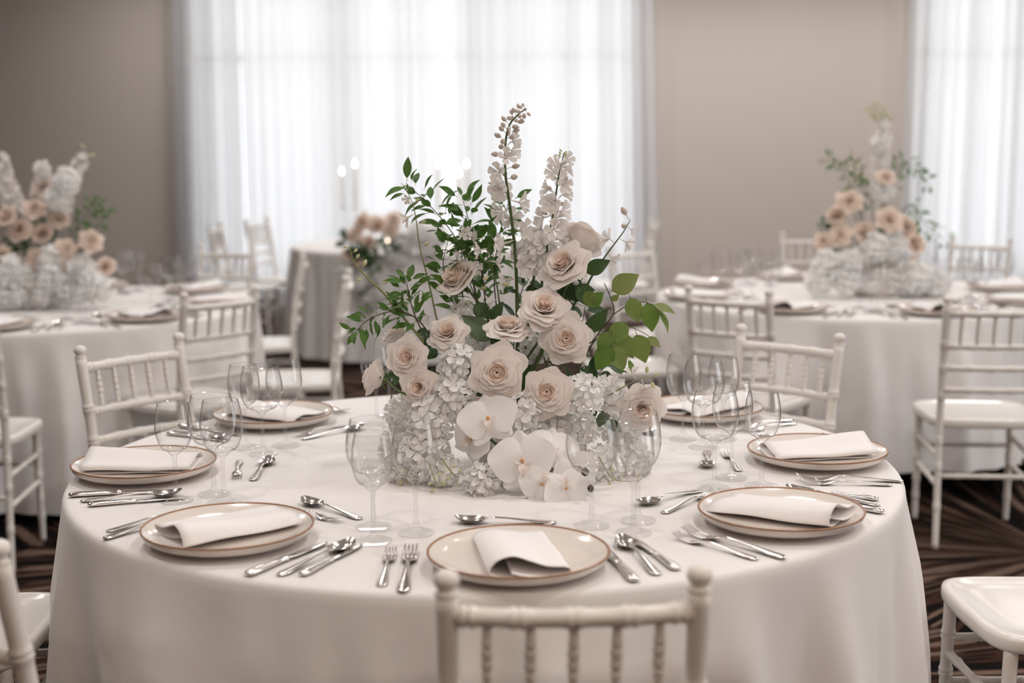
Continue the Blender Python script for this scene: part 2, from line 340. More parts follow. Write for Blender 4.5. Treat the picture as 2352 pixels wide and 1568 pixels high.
CHAIRS = []                            # middle of the back at the top, the way the chair faces
G1 = 'chairs around the foreground table'
CHAIRS.append((.137, -1.285, 92, 'cream lacquered chair with its back to the camera at the bottom centre', G1))
CHAIRS.append((-1.02, .85, -40, 'cream chair behind the rear left plate of the foreground table', G1))
CHAIRS.append((.87, .97, 228, 'cream chair behind the rear right plate of the foreground table', G1))
CHAIRS.append((-.792, -1.05, 56, 'chair at the lower left edge of which only a back post shows', G1))
CHAIRS.append((-1.355, -.235, 3, 'chair whose glossy seat shows at the lower left beside the cloth', G1))
CHAIRS.append((1.455, -.145, 182, 'chair whose glossy seat shows at the lower right corner', G1))
G2 = 'chairs around the left rear table'
CHAIRS.append((-1.05, 2.2, 137, 'cream chair backing onto the camera before the left rear table', G2))
CHAIRS.append((-1.845, 1.56, 94, 'cream chair at the left edge with seat and two legs showing', G2))
CHAIRS.append((-.645, 2.86, 184, 'cream side-on chair with a white lit seat left of the flowers', G2))
CHAIRS.append((-1.0, 3.95, 189, 'cream side-on chair between the left rear table and the far table', G2))
CHAIRS.append((-1.52, 4.58, 247, 'cream chair facing the camera behind the left rear table', G2))
G3 = 'chairs around the right rear table'
CHAIRS.append((.875, 2.13, 57, 'cream chair before the right rear table, left of the two', G3))
CHAIRS.append((1.755, 1.77, 84, 'whole cream chair standing alone before the right rear table', G3))
CHAIRS.append((.36, 3.08, 8, 'cream chair with a white lit seat just right of the central flowers', G3))
CHAIRS.append((.70, 4.35, -48, 'cream chair facing in at the far left of the right rear table', G3))
CHAIRS.append((1.86, 5.25, -95, 'cream chair by the right taupe wall behind the glasses', G3))
CHAIRS.append((2.72, 4.75, -128, 'cream chair before the right curtain with a dark finial', G3))
G4 = 'chairs around the far table'
CHAIRS.append((-1.86, 7.35, -18, 'pale chair facing in before the sheer curtain at far left', G4))
CHAIRS.append((-2.05, 6.75, -2, 'brown shaded side-on chair before the far left curtain', G4))
CHAIRS.append((1.08, 6.75, 182, 'pale chair standing against the right end of the wide curtain', G4))


# ------------------------------------------------------------------ tables and cloths
def tablecloth(name, c, R, hem, flare, seed, amp, nf, label, top=.7525):
    rs = random.Random(seed); NA = 440
    har = [(k, rs.uniform(.4, 1) * (1 if k > 6 else .6), rs.uniform(0, 6.28)) for k in nf]
    tot = sum(h[1] for h in har)
    q1, q2, q3 = (rs.uniform(0, 6.28) for _ in range(3))
    def pleat(a):                      # narrow hanging folds, uneven around the table
        e = .55 + .45 * math.sin(3 * a + q1) * math.sin(5 * a + q2)
        w = math.sin(31 * a + 1.6 * math.sin(4 * a + q3) + q1); return e * (w if w > 0 else .55 * w) + .35 * math.sin(47 * a + q2) * (1 - e)
    dents = []                         # seats that press into the hanging cloth
    for (x, y, deg, l_, g_) in CHAIRS:
        q = R_(deg); fx, fy = math.cos(q), math.sin(q); X = x + fx * .435 - c[0]; Y = y + fy * .435 - c[1]
        if math.hypot(X, Y) < R + .12: dents.append((math.atan2(Y, X), math.hypot(X, Y) - .008, .23))
    def fold(a): return sum(w * math.sin(k * a + p + .4 * math.sin(2 * a + p)) for k, w, p in har) / tot
    prof = [(.02, 0), (.25, 0), (.5, 0), (.7, 0), (.85, 0), (R - .02, 0), (R - .008, -.001), (R - .002, -.004), (R + .002, -.011), (R + .004, -.025)]
    v = []; f = []
    for r, dz in prof:
        for k in range(NA):
            a = 2 * PI * k / NA; v.append((r * math.cos(a), r * math.sin(a), top + dz))
    n0 = len(prof); NS = 22; H = top - .025 - hem
    for s in range(1, NS + 1):
        t = s / NS
        for k in range(NA):
            a = 2 * PI * k / NA
            env = min(1, t / .5)
            r = R + .004 + flare * t + amp * env * fold(a + .05 * t * math.sin(3 * a + seed)) + .024 * min(1, t / .25) * pleat(a + .02 * t * math.sin(6 * a + seed)) + .004 * math.sin(11 * a + 6 * t + seed) * t
            zz = top - .025 - H * t
            for da, dr, dw in dents:
                dd = abs((a - da + PI) % (2 * PI) - PI); k_ = min(1, max(0, (.42 - dd) / .14)) * min(1, max(0, (.60 - zz) / .10))
                lim = dr / math.cos(min(dd, .3))
                if r > lim: r += (lim - r) * k_
            v.append((r * math.cos(a), r * math.sin(a), zz + (.006 * math.sin(5 * a + seed) if s == NS else 0)))
    rings = n0 + NS
    for i in range(rings - 1):
        for k in range(NA):
            k2 = (k + 1) % NA; f.append((i * NA + k, (i + 1) * NA + k, (i + 1) * NA + k2, i * NA + k2))
    f.append(tuple(range(NA)))
    o = OB(name, ME(name, v, f, M_CLOTH), loc=(c[0], c[1], 0)); TAG(o, label, 'tablecloth', 'floor length tablecloths'); return o
def round_table(c, R, label):
    r = EMPTY('round_table', (c[0], c[1], 0)); TAG(r, label, 'table', 'round banquet tables under cloths')
    OB('tabletop', ME('tabletop', *lathe([(.01, .722), (R - .012, .722), (R - .004, .73), (R - .004, .744), (R - .01, .75), (.01, .75)], 48, True, True), M_TABLE), r)
    leg = ME('leg', *tube([(0, 0, .721), (0, 0, 0)], .016, 10), M_METAL)
    for k in range(4):
        a = PI / 4 + k * PI / 2; OB('leg', leg, r, (.55 * math.cos(a), .55 * math.sin(a), 0))
TC = {'main': (0, 0), 'left': (-1.995, 3.09), 'right': (1.642, 3.32), 'far': (-.61, 6.8)}
round_table(TC['main'], .9, 'round table under the nearest ivory cloth'); round_table(TC['left'], .9, 'round table under the ivory cloth at left rear')
round_table(TC['right'], .9, 'round table under the ivory cloth at right rear'); round_table(TC['far'], .9, 'round table under the far cloth by the window')
tablecloth('tablecloth', TC['main'], .9, .02, .055, 3, .06, (7, 12, 16, 21), 'ivory linen cloth on the large round table in the foreground')
tablecloth('tablecloth', TC['left'], .9, .05, .03, 5, .05, (9, 14, 19), 'ivory linen cloth on the round table at left rear')
tablecloth('tablecloth', TC['right'], .9, .13, .03, 8, .05, (8, 13, 18), 'ivory linen cloth on the round table at right rear')
tablecloth('tablecloth', TC['far'], .9, .03, .03, 11, .034, (9, 13, 18), 'shaded ivory cloth on the far table by the window')
ZT = .7528

# ------------------------------------------------------------------ chairs
def bamboo(pts, r, nodes, taper=(1, 1), n=40, seg=10, ball=False):
    P = spline(pts, max(2, n // (len(pts) - 1))); m = len(P)
    L = [0]
    for i in range(1, m): L.append(L[-1] + (P[i] - P[i - 1]).length)
    tot = L[-1]
    # resample with extra rings at the nodes
    ts = set(np.linspace(0, 1, n).round(4))
    for q in nodes:
        for d in (-.011, -.007, -.0035, 0, .0035, .007, .011): ts.add(min(1, max(0, round(q + d / tot, 4))))
    ts = sorted(ts); out = []; rad = []
    for t in ts:
        s = t * tot; i = min(range(1, m), key=lambda k: abs((L[k] + L[k - 1]) / 2 - s)) if False else next((k for k in range(1, m) if L[k] >= s - 1e-9), m - 1)
        u = (s - L[i - 1]) / max(1e-9, L[i] - L[i - 1]); out.append(P[i - 1].lerp(P[i], u))
        rr = r * (taper[0] + (taper[1] - taper[0]) * t)
        for q in nodes:
            d = abs(t - q) * tot
            if d < .0115: rr *= 1 + .22 * (1 if .0025 < d < .0085 else -.1 if d <= .0025 else .3)
        rad.append(rr)
    return tube(out, rad, seg)
def make_chair():
    root = EMPTY('chiavari_chair'); parts = []
    def P(name, vf, mat=M_CHAIR):
        o = OB(name, ME(name, *vf, mat), root); parts.append(o); return o
    w = .1625
    post = [(w + .012, -.245, 0), (w + .004, -.205, .24), (w, -.185, .45), (w, -.205, .66), (w + .001, -.245, .885)]
    ys = lambda z: np.interp(z, [0, .24, .45, .66, .885], [-.245, -.205, -.185, -.205, -.245])
    for s in (-1, 1):
        body = bamboo([(s * x, y, z) for x, y, z in post], .0155, (.17, .33, .44, .62, .74, .84), (.72, 1.0), 44)
        fin = lathe([(.0155, 0), (.017, .003), (.012, .006), (.0115, .009), (.0165, .016), (.0175, .022), (.0145, .030), (.007, .034), (.001, .035)], 12)
        fin = xf(fin, Matrix.Translation((s * (w + .001), -.245, .884)))
        P('back_post', join([body, fin]))
        P('leg', bamboo([(s * .172, .148, .438), (s * .172, .156, .2), (s * .172, .165, 0)], .0155, (.22, .42, .62, .78), (1, .7), 30))
        P('stretcher', bamboo([(s * (w + .003), ys(.33), .33), (s * .172, .151, .335)], .0095, (.2, .5, .8), n=12, seg=8))
        P('stretcher', bamboo([(s * (w + .005), ys(.225), .225), (s * .172, .155, .23)], .0095, (.2, .5, .8), n=12, seg=8))
    P('stretcher', bamboo([(-.172, .152, .30), (.172, .152, .30)], .0095, (.2, .5, .8), n=12, seg=8))
    P('stretcher', bamboo([(-w, ys(.26), .26), (w, ys(.26), .26)], .0095, (.2, .5, .8), n=12, seg=8))
    def rail(z, r, name):
        y = ys(z); P(name, bamboo([(-w, y, z), (-w / 2, y - .014, z), (0, y - .018, z), (w / 2, y - .014, z), (w, y, z)], r, (.08, .28, .5, .72, .92), n=24, seg=10))
    rail(.855, .0125, 'top_rail'); rail(.735, .0105, 'back_rail'); rail(.655, .0105, 'back_rail'); rail(.575, .0105, 'back_rail')
    for k in range(5):
        x = -.112 + .056 * k; c = .018 - .018 * (x / w) ** 2
        P('spindle', bamboo([(x, ys(.735) - c, .738), (x, ys(.852) - c, .852)], .0066, (.35, .5, .65), n=10, seg=8))
    # seat: rounded trapezoid slab with a shallow dip
    NA = 56; v = []; f = []
    def outline(a, k):
        cx, cy = math.cos(a), math.sin(a); e = .36
        x = math.copysign(abs(cx) ** e, cx); y = math.copysign(abs(cy) ** e, cy)
        wx = .20 + .013 * y
        return x * wx * k, -.01 + y * .19 * k + (.010 * (1 - x * x) * k if y > 0 else 0)
    prof = [(.90, .432), (.985, .434), (1, .442), (1, .458), (.988, .466), (.93, .469), (.90, .468), (.87, .463), (.6, .461), (.05, .460)]
    for k, z in prof:
        for i in range(NA):
            x, y = outline(2 * PI * i / NA, k); v.append((x, y, z))
    for j in range(len(prof) - 1):
        for i in range(NA):
            i2 = (i + 1) % NA; f.append((j * NA + i, j * NA + i2, (j + 1) * NA + i2, (j + 1) * NA + i))
    f.append(tuple(range(NA - 1, -1, -1))); f.append(tuple((len(prof) - 1) * NA + i for i in range(NA)))
    P('seat', (v, f), M_SEAT)
    learn(root, parts); return root
CHAIR = make_chair(); _used = [False]
def chair(x, y, deg, label, group):    # x, y: middle of the back at the top; deg: the way the chair faces
    a = R_(deg); fx, fy = math.cos(a), math.sin(a)
    o = CHAIR if not _used[0] else copy_tree(CHAIR); _used[0] = True
    o.location = (x + fx * .245, y + fy * .245, 0); o.rotation_euler = (0, 0, a - PI / 2)
    TAG(o, label, 'chair', group); return o
for c_ in CHAIRS: chair(*c_)

# ------------------------------------------------------------------ tableware prototypes
PLATE_M = ME('plate_body', *lathe([(.002, .001), (.082, .001), (.088, .0), (.091, .0095), (.120, .0105), (.141, .0125), (.1505, .0195), (.1538, .0285), (.1528, .0302), (.1495, .0285), (.138, .0225), (.115, .0158), (.085, .0140), (.002, .0135)], 56), M_PLATE)
RIM_M = ME('rim_band', *lathe([(.1521, .0272), (.1543, .0282), (.1546, .0300), (.1528, .0314), (.1508, .0303), (.1500, .0290)], 56), M_RIM)
def glass_profile(rb, H):
    s = .098; hb = H - s
    stem = [(.0038, s - .012), (.0036, s - .03), (.0036, .045), (.0040, .028), (.0055, .016), (.010, .0095), (.019, .0058), (.030, .0036), (.0335, .0028), (.0343, .0016), (.0335, .0004), (.028, .0002), (.002, .0002)]
    bowl = [(.0038, s - .012), (.0058, s - .004), (.012, s + .0015), (.45 * rb, s + .008 * hb / .1), (.66 * rb, s + .105 * hb), (.83 * rb, s + .215 * hb), (.95 * rb, s + .36 * hb), (rb, s + .50 * hb), (.985 * rb, s + .64 * hb), (.93 * rb, s + .80 * hb), (.86 * rb, s + .93 * hb), (.825 * rb, s + hb)]
    lip = [(.825 * rb, s + hb), (.825 * rb - .0006, s + hb + .0006), (.825 * rb - .0012, s + hb), (.825 * rb - .0008, s + hb - .002)]
    return stem, bowl, lip
def glass_proto(rb, H):
    st, bo, lp = glass_profile(rb, H)
    sp = [p for p in st]
    stem = ME('stem', *lathe(sp[:5][::-1], 14), M_GLASS); foot = ME('foot', *lathe(sp[4:][::-1], 32), M_GLASSF)
    P = spline([(r, 0, z) for r, z in bo], 3); bowl = ME('bowl', *lathe([(p.x, p.z) for p in P], 40), M_GLASS)
    rim = ME('rim', *lathe(lp, 40), M_GLASS)
    whole = ME('wine_glass', *join([lathe(sp[::-1], 20), lathe([(p.x, p.z) for p in P[::2]], 28)]), M_GLASS)
    return stem, foot, bowl, rim, whole
GL = {'L': glass_proto(.0485, .206), 'M': glass_proto(.0425, .208), 'S': glass_proto(.0372, .199)}
GWORD = {'L': 'widest balloon wine glass', 'M': 'medium wine glass', 'S': 'slimmest wine glass'}
def put_glass(kind, x, y, label, group, parts=True, z=ZT):
    st, fo, bo, ri, wh = GL[kind]
    if not parts:
        o = OB('wine_glass', wh, loc=(x, y, z), rot=(0, 0, random.uniform(0, 6)))
    else:
        o = EMPTY('wine_glass', (x, y, z)); OB('stem', st, o); OB('foot', fo, o); b = OB('bowl', bo, o); OB('rim', ri, b)
    return TAG(o, label, 'wine glass', group)
# cutlery: built along +Y, handle end at y = 0, tip at y = 1 (unit length scaled per piece); z is up
def strip(sections, seg=10):           # (y, half width, z centre, half thickness) -> closed flattened tube
    v = []; f = []
    for y, w, z, t in sections:
        for k in range(seg):
            a = 2 * PI * k / seg; v.append((w * math.cos(a), y, z + t * math.sin(a)))
    n = len(sections)
    for i in range(n - 1):
        for k in range(seg):
            k2 = (k + 1) % seg; f.append((i * seg + k, (i + 1) * seg + k, (i + 1) * seg + k2, i * seg + k2))
    f.append(tuple(range(seg))); f.append(tuple((n - 1) * seg + k for k in range(seg - 1, -1, -1))); return v, f
HANDLE = [(0, .003, .003, .0012), (.004, .0085, .003, .002), (.012, .0105, .0032, .0022), (.03, .0098, .0042, .0022), (.06, .0062, .007, .002), (.09, .0038, .0102, .0019), (.115, .0032, .0118, .0019), (.13, .0036, .011, .0017)]
M_HANDLE = ME('handle', *strip(HANDLE), M_STEEL)
def spoon_bowl():
    def fn(u, v):
        a = 2 * PI * u; r = v
        w = .0205; l = .031; yy = .163 + l * r * math.cos(a) * (1.0 if math.cos(a) > 0 else .95); xx = w * r * math.sin(a) * (1 - .12 * math.cos(a))
        zz = .0018 + .0085 * r * r + .006 * max(0, (yy - .163) / .031) ** 2 * r
        return (xx, yy, zz)
    top = grid(fn, 28, 6)
    bot = ([(x, y, z - .0013) for x, y, z in top[0]], [q[::-1] for q in top[1]])
    neck = strip([(.122, .0034, .0114, .0018), (.131, .0048, .0105, .0014), (.138, .009, .0098, .001)])
    return join([top, bot, neck])
def fork_head():
    def zz(y): return float(np.interp(y, [.125, .14, .155, .17, .19, .21], [.0112, .0075, .0035, .0032, .007, .0145]))
    root = strip([(y, w, zz(y), .0012) for y, w in ((.122, .0034), (.13, .0042), (.138, .008), (.146, .0118), (.156, .0128), (.164, .0125))])
    t = []
    for k in range(4):
        x = -.0102 + .0068 * k
        s = strip([(y, w, zz(y), .0009) for y, w in ((.16, .0024), (.175, .0022), (.19, .0020), (.204, .0016), (.209, .0006))], 6)
        t.append(([(a + x * (1 - .08 * (b - .16) / .05), b, c) for a, b, c in s[0]], s[1]))
    return join([root] + t)
M_SPB = ME('spoon_bowl', *spoon_bowl(), M_STEEL); M_FKH = ME('fork_head', *fork_head(), M_STEEL)
M_KNH = ME('knife_handle', *strip([(0, .004, .0055, .002), (.003, .0085, .0055, .004), (.01, .0105, .0056, .005), (.03, .0100, .0056, .005), (.07, .0075, .0056, .0045), (.09, .0066, .0056, .0042), (.094, .0082, .0056, .005), (.099, .0078, .0056, .0048), (.103, .005, .0054, .003)]), M_STEEL)
M_KNB = ME('knife_blade', *strip([(.100, .0055, .0052, .0013), (.112, .0088, .005, .0011), (.16, .0098, .0046, .0010), (.185, .0092, .0044, .0009), (.200, .0062, .0044, .0008), (.208, .001, .0044, .0005)], 6), M_BLADE)
WH_SPOON = ME('spoon_whole', *join([(list(map(tuple, [q.co for q in m.vertices])), [tuple(p.vertices) for p in m.polygons]) for m in (M_HANDLE, M_SPB)]), M_STEEL)
WH_FORK = ME('fork_whole', *join([(list(map(tuple, [q.co for q in m.vertices])), [tuple(p.vertices) for p in m.polygons]) for m in (M_HANDLE, M_FKH)]), M_STEEL)
WH_KNIFE = ME('knife_whole', *join([(list(map(tuple, [q.co for q in m.vertices])), [tuple(p.vertices) for p in m.polygons]) for m in (M_KNH, M_KNB)]), M_STEEL)
def put_cutlery(kind, hx, hy, tx, ty, label, group, parts=True, z=ZT, tilt=0):
    d = Vector((tx - hx, ty - hy, 0)); L0 = {'fork': .21, 'spoon': .194, 'knife': .208}[kind]; s = min(1.12, max(.84, d.length / L0))
    a = math.atan2(d.y, d.x) - PI / 2
    if parts:
        o = EMPTY(kind, (hx, hy, z), a); o.scale = (s, s, s); o.rotation_euler.x = tilt
        for n, m in {'fork': (('handle', M_HANDLE), ('fork_head', M_FKH)), 'spoon': (('handle', M_HANDLE), ('spoon_bowl', M_SPB)), 'knife': (('handle', M_KNH), ('blade', M_KNB))}[kind]: OB(n, m, o)
    else:
        o = OB(kind, {'fork': WH_FORK, 'spoon': WH_SPOON, 'knife': WH_KNIFE}[kind], loc=(hx, hy, z), rot=(tilt, 0, a), scale=s)
    return TAG(o, label, kind, group)
# napkin: loose S fold; cross-section in x-z, length along y, the open seat-side end at -y
def napkin_mesh(seed, wdt=.118, ln=.235, bump=.034, mirror=1):
    rs = random.Random(seed)
    def fn(u, v):
        e = 1 - v; b = bump * (.45 + .55 * e ** 1.3); h = .5 * wdt
        key = [(h * .95, .0015), (h * .3, .0018), (-h * .55, .0022), (-h * .98, .006 + .1 * b), (-h * 1.06, .35 * b + .004), (-h * .86, .82 * b + .005), (-h * .45, b + .006), (0, .72 * b + .007), (h * .45, .42 * b + .008), (h * .92, .30 * b + .010), (h * 1.06, .22 * b + .008), (h * .98, .10 * b + .0055), (h * .55, .006), (-h * .1, .0065 + .12 * b), (-h * .5, .008 + .25 * b)]
        t = u * (len(key) - 1); i = min(int(t), len(key) - 2); q = t - i
        P = [Vector((*key[max(0, min(len(key) - 1, i + d))], 0)) for d in (-1, 0, 1, 2)]
        p = .5 * ((2 * P[1]) + (P[2] - P[0]) * q + (2 * P[0] - 5 * P[1] + 4 * P[2] - P[3]) * q * q + (3 * P[1] - P[0] - 3 * P[2] + P[3]) * q ** 3)
        y = (v - .5) * ln + .006 * math.sin(4 * u + seed); z = p.y + .0012 * math.sin(9 * v + seed + 4 * u)
        return (mirror * p.x * (1 + .06 * e), y, max(z, .0012))
    vf = grid(fn, 60, 12); return vf if mirror > 0 else (vf[0], [q[::-1] for q in vf[1]])
NAPKIN = [ME('napkin', *napkin_mesh(s, mirror=m), M_NAPKIN) for s, m in ((1, 1), (4, -1), (9, 1), (6, -1))]
def put_napkin(i, x, y, rz, label, group, s=1.0, z=ZT + .0165):
    o = OB('napkin', NAPKIN[i % 4], loc=(x, y, z), rot=(0, 0, rz), scale=s)
    md = o.modifiers.new('thickness', 'SOLIDIFY'); md.thickness = .0014; md.offset = 1
    return TAG(o, label, 'napkin', group)
def put_plate(x, y, label, group):
    o = EMPTY('plate', (x, y, ZT + .0002), random.uniform(0, 6)); TAG(o, label, 'plate', group); OB('plate_body', PLATE_M, o); OB('rim_band', RIM_M, o); return o

# place settings of the foreground table: (key, angle, phrase, plate centre, napkin offset/turn)
SET = [('F', -85, 'the plate nearest the camera', (.068, -.759)), ('LF', -127.4, 'the plate left of the nearest one', (-.454, -.594)), ('L', -173.6, 'the leftmost plate', (-.740, -.084)),
       ('BL', 140, 'the rear left plate', (-.553, .464)), ('RF', -42.1, 'the plate right of the nearest one', (.559, -.506)), ('R', -.5, 'the rightmost plate', (.738, -.006)),
       ('BR', 42, 'the rear right plate', (.555, .50)), ('B', 95, 'the rear plate hidden by flowers', (-.066, .755))]
TEMPL = [('fork', 'short outer fork left of', (-.225, -.09), (-.212, .095)), ('fork', 'long inner fork left of', (-.19, -.122), (-.174, .10)),
         ('knife', 'inner table knife right of', (.182, -.115), (.166, .098)), ('spoon', 'table spoon between the knives right of', (.224, -.083), (.208, .115)),
         ('knife', 'outer knife right of', (.262, -.062), (.230, .125)), ('spoon', 'dessert spoon laid above', (.100, .248), (-.088, .272)), ('fork', 'dessert fork laid above', (-.095, .205), (.088, .212))]
NAPX = {'F': (.0, -.01, 4), 'LF': (.0, .005, -14), 'L': (0, .0, -6), 'BL': (0, 0, 8), 'RF': (0, .0, 12), 'R': (0, 0, 10), 'BR': (0, 0, 0), 'B': (0, 0, 0)}
for i, (key, ang, ph, pc) in enumerate(SET):
    a = R_(ang); inn = Vector((-math.cos(a), -math.sin(a))); rt = Vector((inn.y, -inn.x)); c = Vector((math.cos(a), math.sin(a))) * .755; rz = a + PI / 2
    on = ph[0].upper() + ph[1:]
    put_plate(*pc, ph.replace('the ', '', 1) + (' of the foreground table' if key != 'F' else '') + ', beige with a brown edge', 'plates on the foreground table')
    nx, ny, nr = NAPX[key]
    pos = Vector(pc) + rt * nx + inn * ny
    put_napkin(i, pos.x, pos.y, rz + R_(nr), 'folded white napkin lying on ' + ph, 'napkins on the foreground table', 1.0 if key != 'F' else .98)
    if key == 'B': continue
    for j, (kind, w, h, t) in enumerate(TEMPL):
        if key == 'BR' and j in (3, 4, 6): continue
        jx = random.uniform(-.004, .004); jt = random.uniform(-.012, .012)
        H = c + rt * (h[0] + jx) + inn * h[1]; T = c + rt * (t[0] + jx + jt) + inn * t[1]
        put_cutlery(kind, H.x, H.y, T.x, T.y, w + ' ' + ph, 'cutlery on the foreground table')
GLS = [('LF', 'L', -.200, -.516), ('LF', 'S', -.191, -.606), ('LF', 'M', -.118, -.555), ('F', 'L', .206, -.515), ('F', 'M', .295, -.484), ('F', 'S', .279, -.566),
       ('RF', 'L', .474, -.243), ('RF', 'M', .523, -.159), ('RF', 'S', .574, -.228), ('R', 'M', .469, .228), ('R', 'L', .504, .136), ('R', 'S', .564, .225),
       ('L', 'S', -.616, -.312), ('L', 'L', -.551, -.263), ('L', 'M', -.517, -.328), ('BL', 'S', -.57, .172), ('BL', 'L', -.516, .102), ('BL', 'M', -.478, .187),
       ('B', 'S', -.287, .44), ('B', 'M', -.262, .53)]
PHR = {k: p for k, a, p, c in SET}
for key, kind, x, y in GLS:
    put_glass(kind, x, y, 'empty ' + GWORD[kind] + ' belonging to ' + PHR[key], 'wine glasses on the foreground table')

# settings of the two rear tables, simpler copies (out of focus)
def rear_settings(tn, word, a0, angs, cut):
    cx, cy = TC[tn]; n = 0
    order = ['nearest', 'second', 'third', 'fourth', 'fifth', 'sixth', 'seventh', 'eighth']
    for i, ang in enumerate(angs):
        a = R_(ang); inn = Vector((-math.cos(a), -math.sin(a))); rt = Vector((inn.y, -inn.x)); c = Vector((cx, cy)) - inn * .755; rz = a + PI / 2
        where = 'the %s table, %s' % (word, a0[i])
        put_plate(c.x, c.y, 'blurred beige plate on ' + where, 'plates on the %s table' % word)
        put_napkin(i + 1, c.x, c.y, rz + R_(random.uniform(-10, 10)), 'blurred white napkin on ' + where, 'napkins on the %s table' % word)
        for k, dx, dy in (('L', .20, .27), ('M', .29, .22), ('S', .29, .14)):
            p = c + rt * dx + inn * dy
            put_glass(k, p.x, p.y, 'blurred %s of %s' % (GWORD[k], where), 'wine glasses on the %s table' % word, False)
        if i in cut:
            for kind, w, h, t in TEMPL:
                H = c + rt * h[0] + inn * h[1]; T = c + rt * t[0] + inn * t[1]
                put_cutlery(kind, H.x, H.y, T.x, T.y, w.replace(' between the knives', '').replace(' of', '').replace('above', 'above plate') + ', ' + where, 'cutlery on the %s table' % word, False)
rear_settings('left', 'left rear', ['front right seat', 'front seat', 'right seat', 'rear right seat', 'rear seat'], (-43, -88, 2, 47, 92), (0, 1, 2))
rear_settings('right', 'right rear', ['front left seat', 'front right seat', 'right seat', 'left seat', 'rear left seat', 'rear seat', 'rear right seat'], (-123, -78, -33, -168, 147, 102, 12), (0, 1, 2, 3))

# ------------------------------------------------------------------ flowers
def petal_vf(r, h, half, cup, curl, nu=7, nv=7, seed=0, ruffle=.03, point=.0, lipw=.085):
    # a piece of a cup: v runs from base to lip, u across; r lip radius, h height, curl > 0 rolls the lip outwards
    rs = random.Random(seed); p1, p2 = rs.uniform(0, 6), rs.uniform(0, 6)
    def fn(u, v):
        s = 2 * u - 1; wid = math.sin(PI * (.16 + .56 * v)) if v < .6 else math.cos((v - .6) / .4 * .28)
        lip = 1 - .17 * abs(s) ** 3 + point * (1 - abs(s)) ** 2 - point * .5
        vv = v * lip; a = s * half * (.35 + .65 * wid)
        rr = r * (.16 + .84 * vv ** cup); zz = h * vv ** .85
        t = max(0, vv - .62) / .38
        rr += (r * curl * .55 + lipw) * t * t; zz -= .035 * t * t; zz -= h * max(0, curl) * t ** 2.2 * .42
        rr *= 1 + ruffle * math.sin(5 * s + p1) * v * v; zz += h * ruffle * 1.4 * math.sin(4 * s + p2) * v * v
        return (rr * math.cos(a), rr * math.sin(a), zz)
    return grid(fn, nu, nv)
# rings of a rose of unit radius: (count, radius, height, half angle, cup, curl, base z)
RINGS = [(3, .045, .60, 1.7, .35, -.2, .14), (3, .10, .62, 1.5, .35, -.40, .12), (3, .17, .64, 1.4, .36, -.32, .11), (4, .26, .68, 1.2, .40, -.22, .09), (5, .36, .71, 1.1, .44, -.10, .07), (5, .47, .71, 1.05, .48, .03, .05), (5, .60, .66, 1.0, .54, .16, .03), (6, .73, .58, .92, .60, .28, 0), (6, .86, .47, .86, .68, .38, -.03), (6, .98, .34, .82, .76, .42, -.05)]
RINGS_T = [(3, .05, .85, 1.7, .35, -.2, .08), (3, .12, .85, 1.5, .35, -.40, .08), (3, .22, .92, 1.35, .38, -.30, .05), (4, .33, .96, 1.25, .42, -.18, .03), (5, .46, .97, 1.15, .45, -.05, 0), (5, .60, .94, 1.1, .48, .08, -.02), (6, .74, .87, 1.05, .50, .22, -.04), (6, .86, .78, 1.0, .52, .36, -.07)]
def rose_meshes(rings, tag):
    out = []
    for i, (n, r, h, ha, cup, curl, bz) in enumerate(rings):
        mat = M_ROSEIN if i < 5 else M_ROSE
        out.append([ME('petal_' + tag, *petal_vf(r, h, ha, cup, curl, 8 if i > 3 else 6, 7, i * 7 + k, (.02 + .006 * i), .02 if i > 3 else .0), mat) for k in range(2)])
    return out
ROSE_O = rose_meshes(RINGS, 'open'); ROSE_T = rose_meshes(RINGS_T, 'cupped')
SEPAL = ME('sepal', *grid(lambda u, v: ((2 * u - 1) * .10 * math.sin(PI * min(1, v * .9 + .1)) * (1 - v * .6), .12 + .55 * v, -.02 - .10 * v * v + .06 * abs(2 * u - 1)), 2, 5), M_STEM)
HIP = ME('receptacle', *lathe([(.045, -.26), (.10, -.20), (.16, -.10), (.20, .0), (.14, .06), (.01, .08)], 12, True), M_STEM)
def stem_mesh(name, pts, r0, r1, mat=None, n=6, seg=7):
    P = spline(pts, n); m = len(P)
    return ME(name, *tube(P, [r0 + (r1 - r0) * i / (m - 1) for i in range(m)], seg), mat or M_STEM)
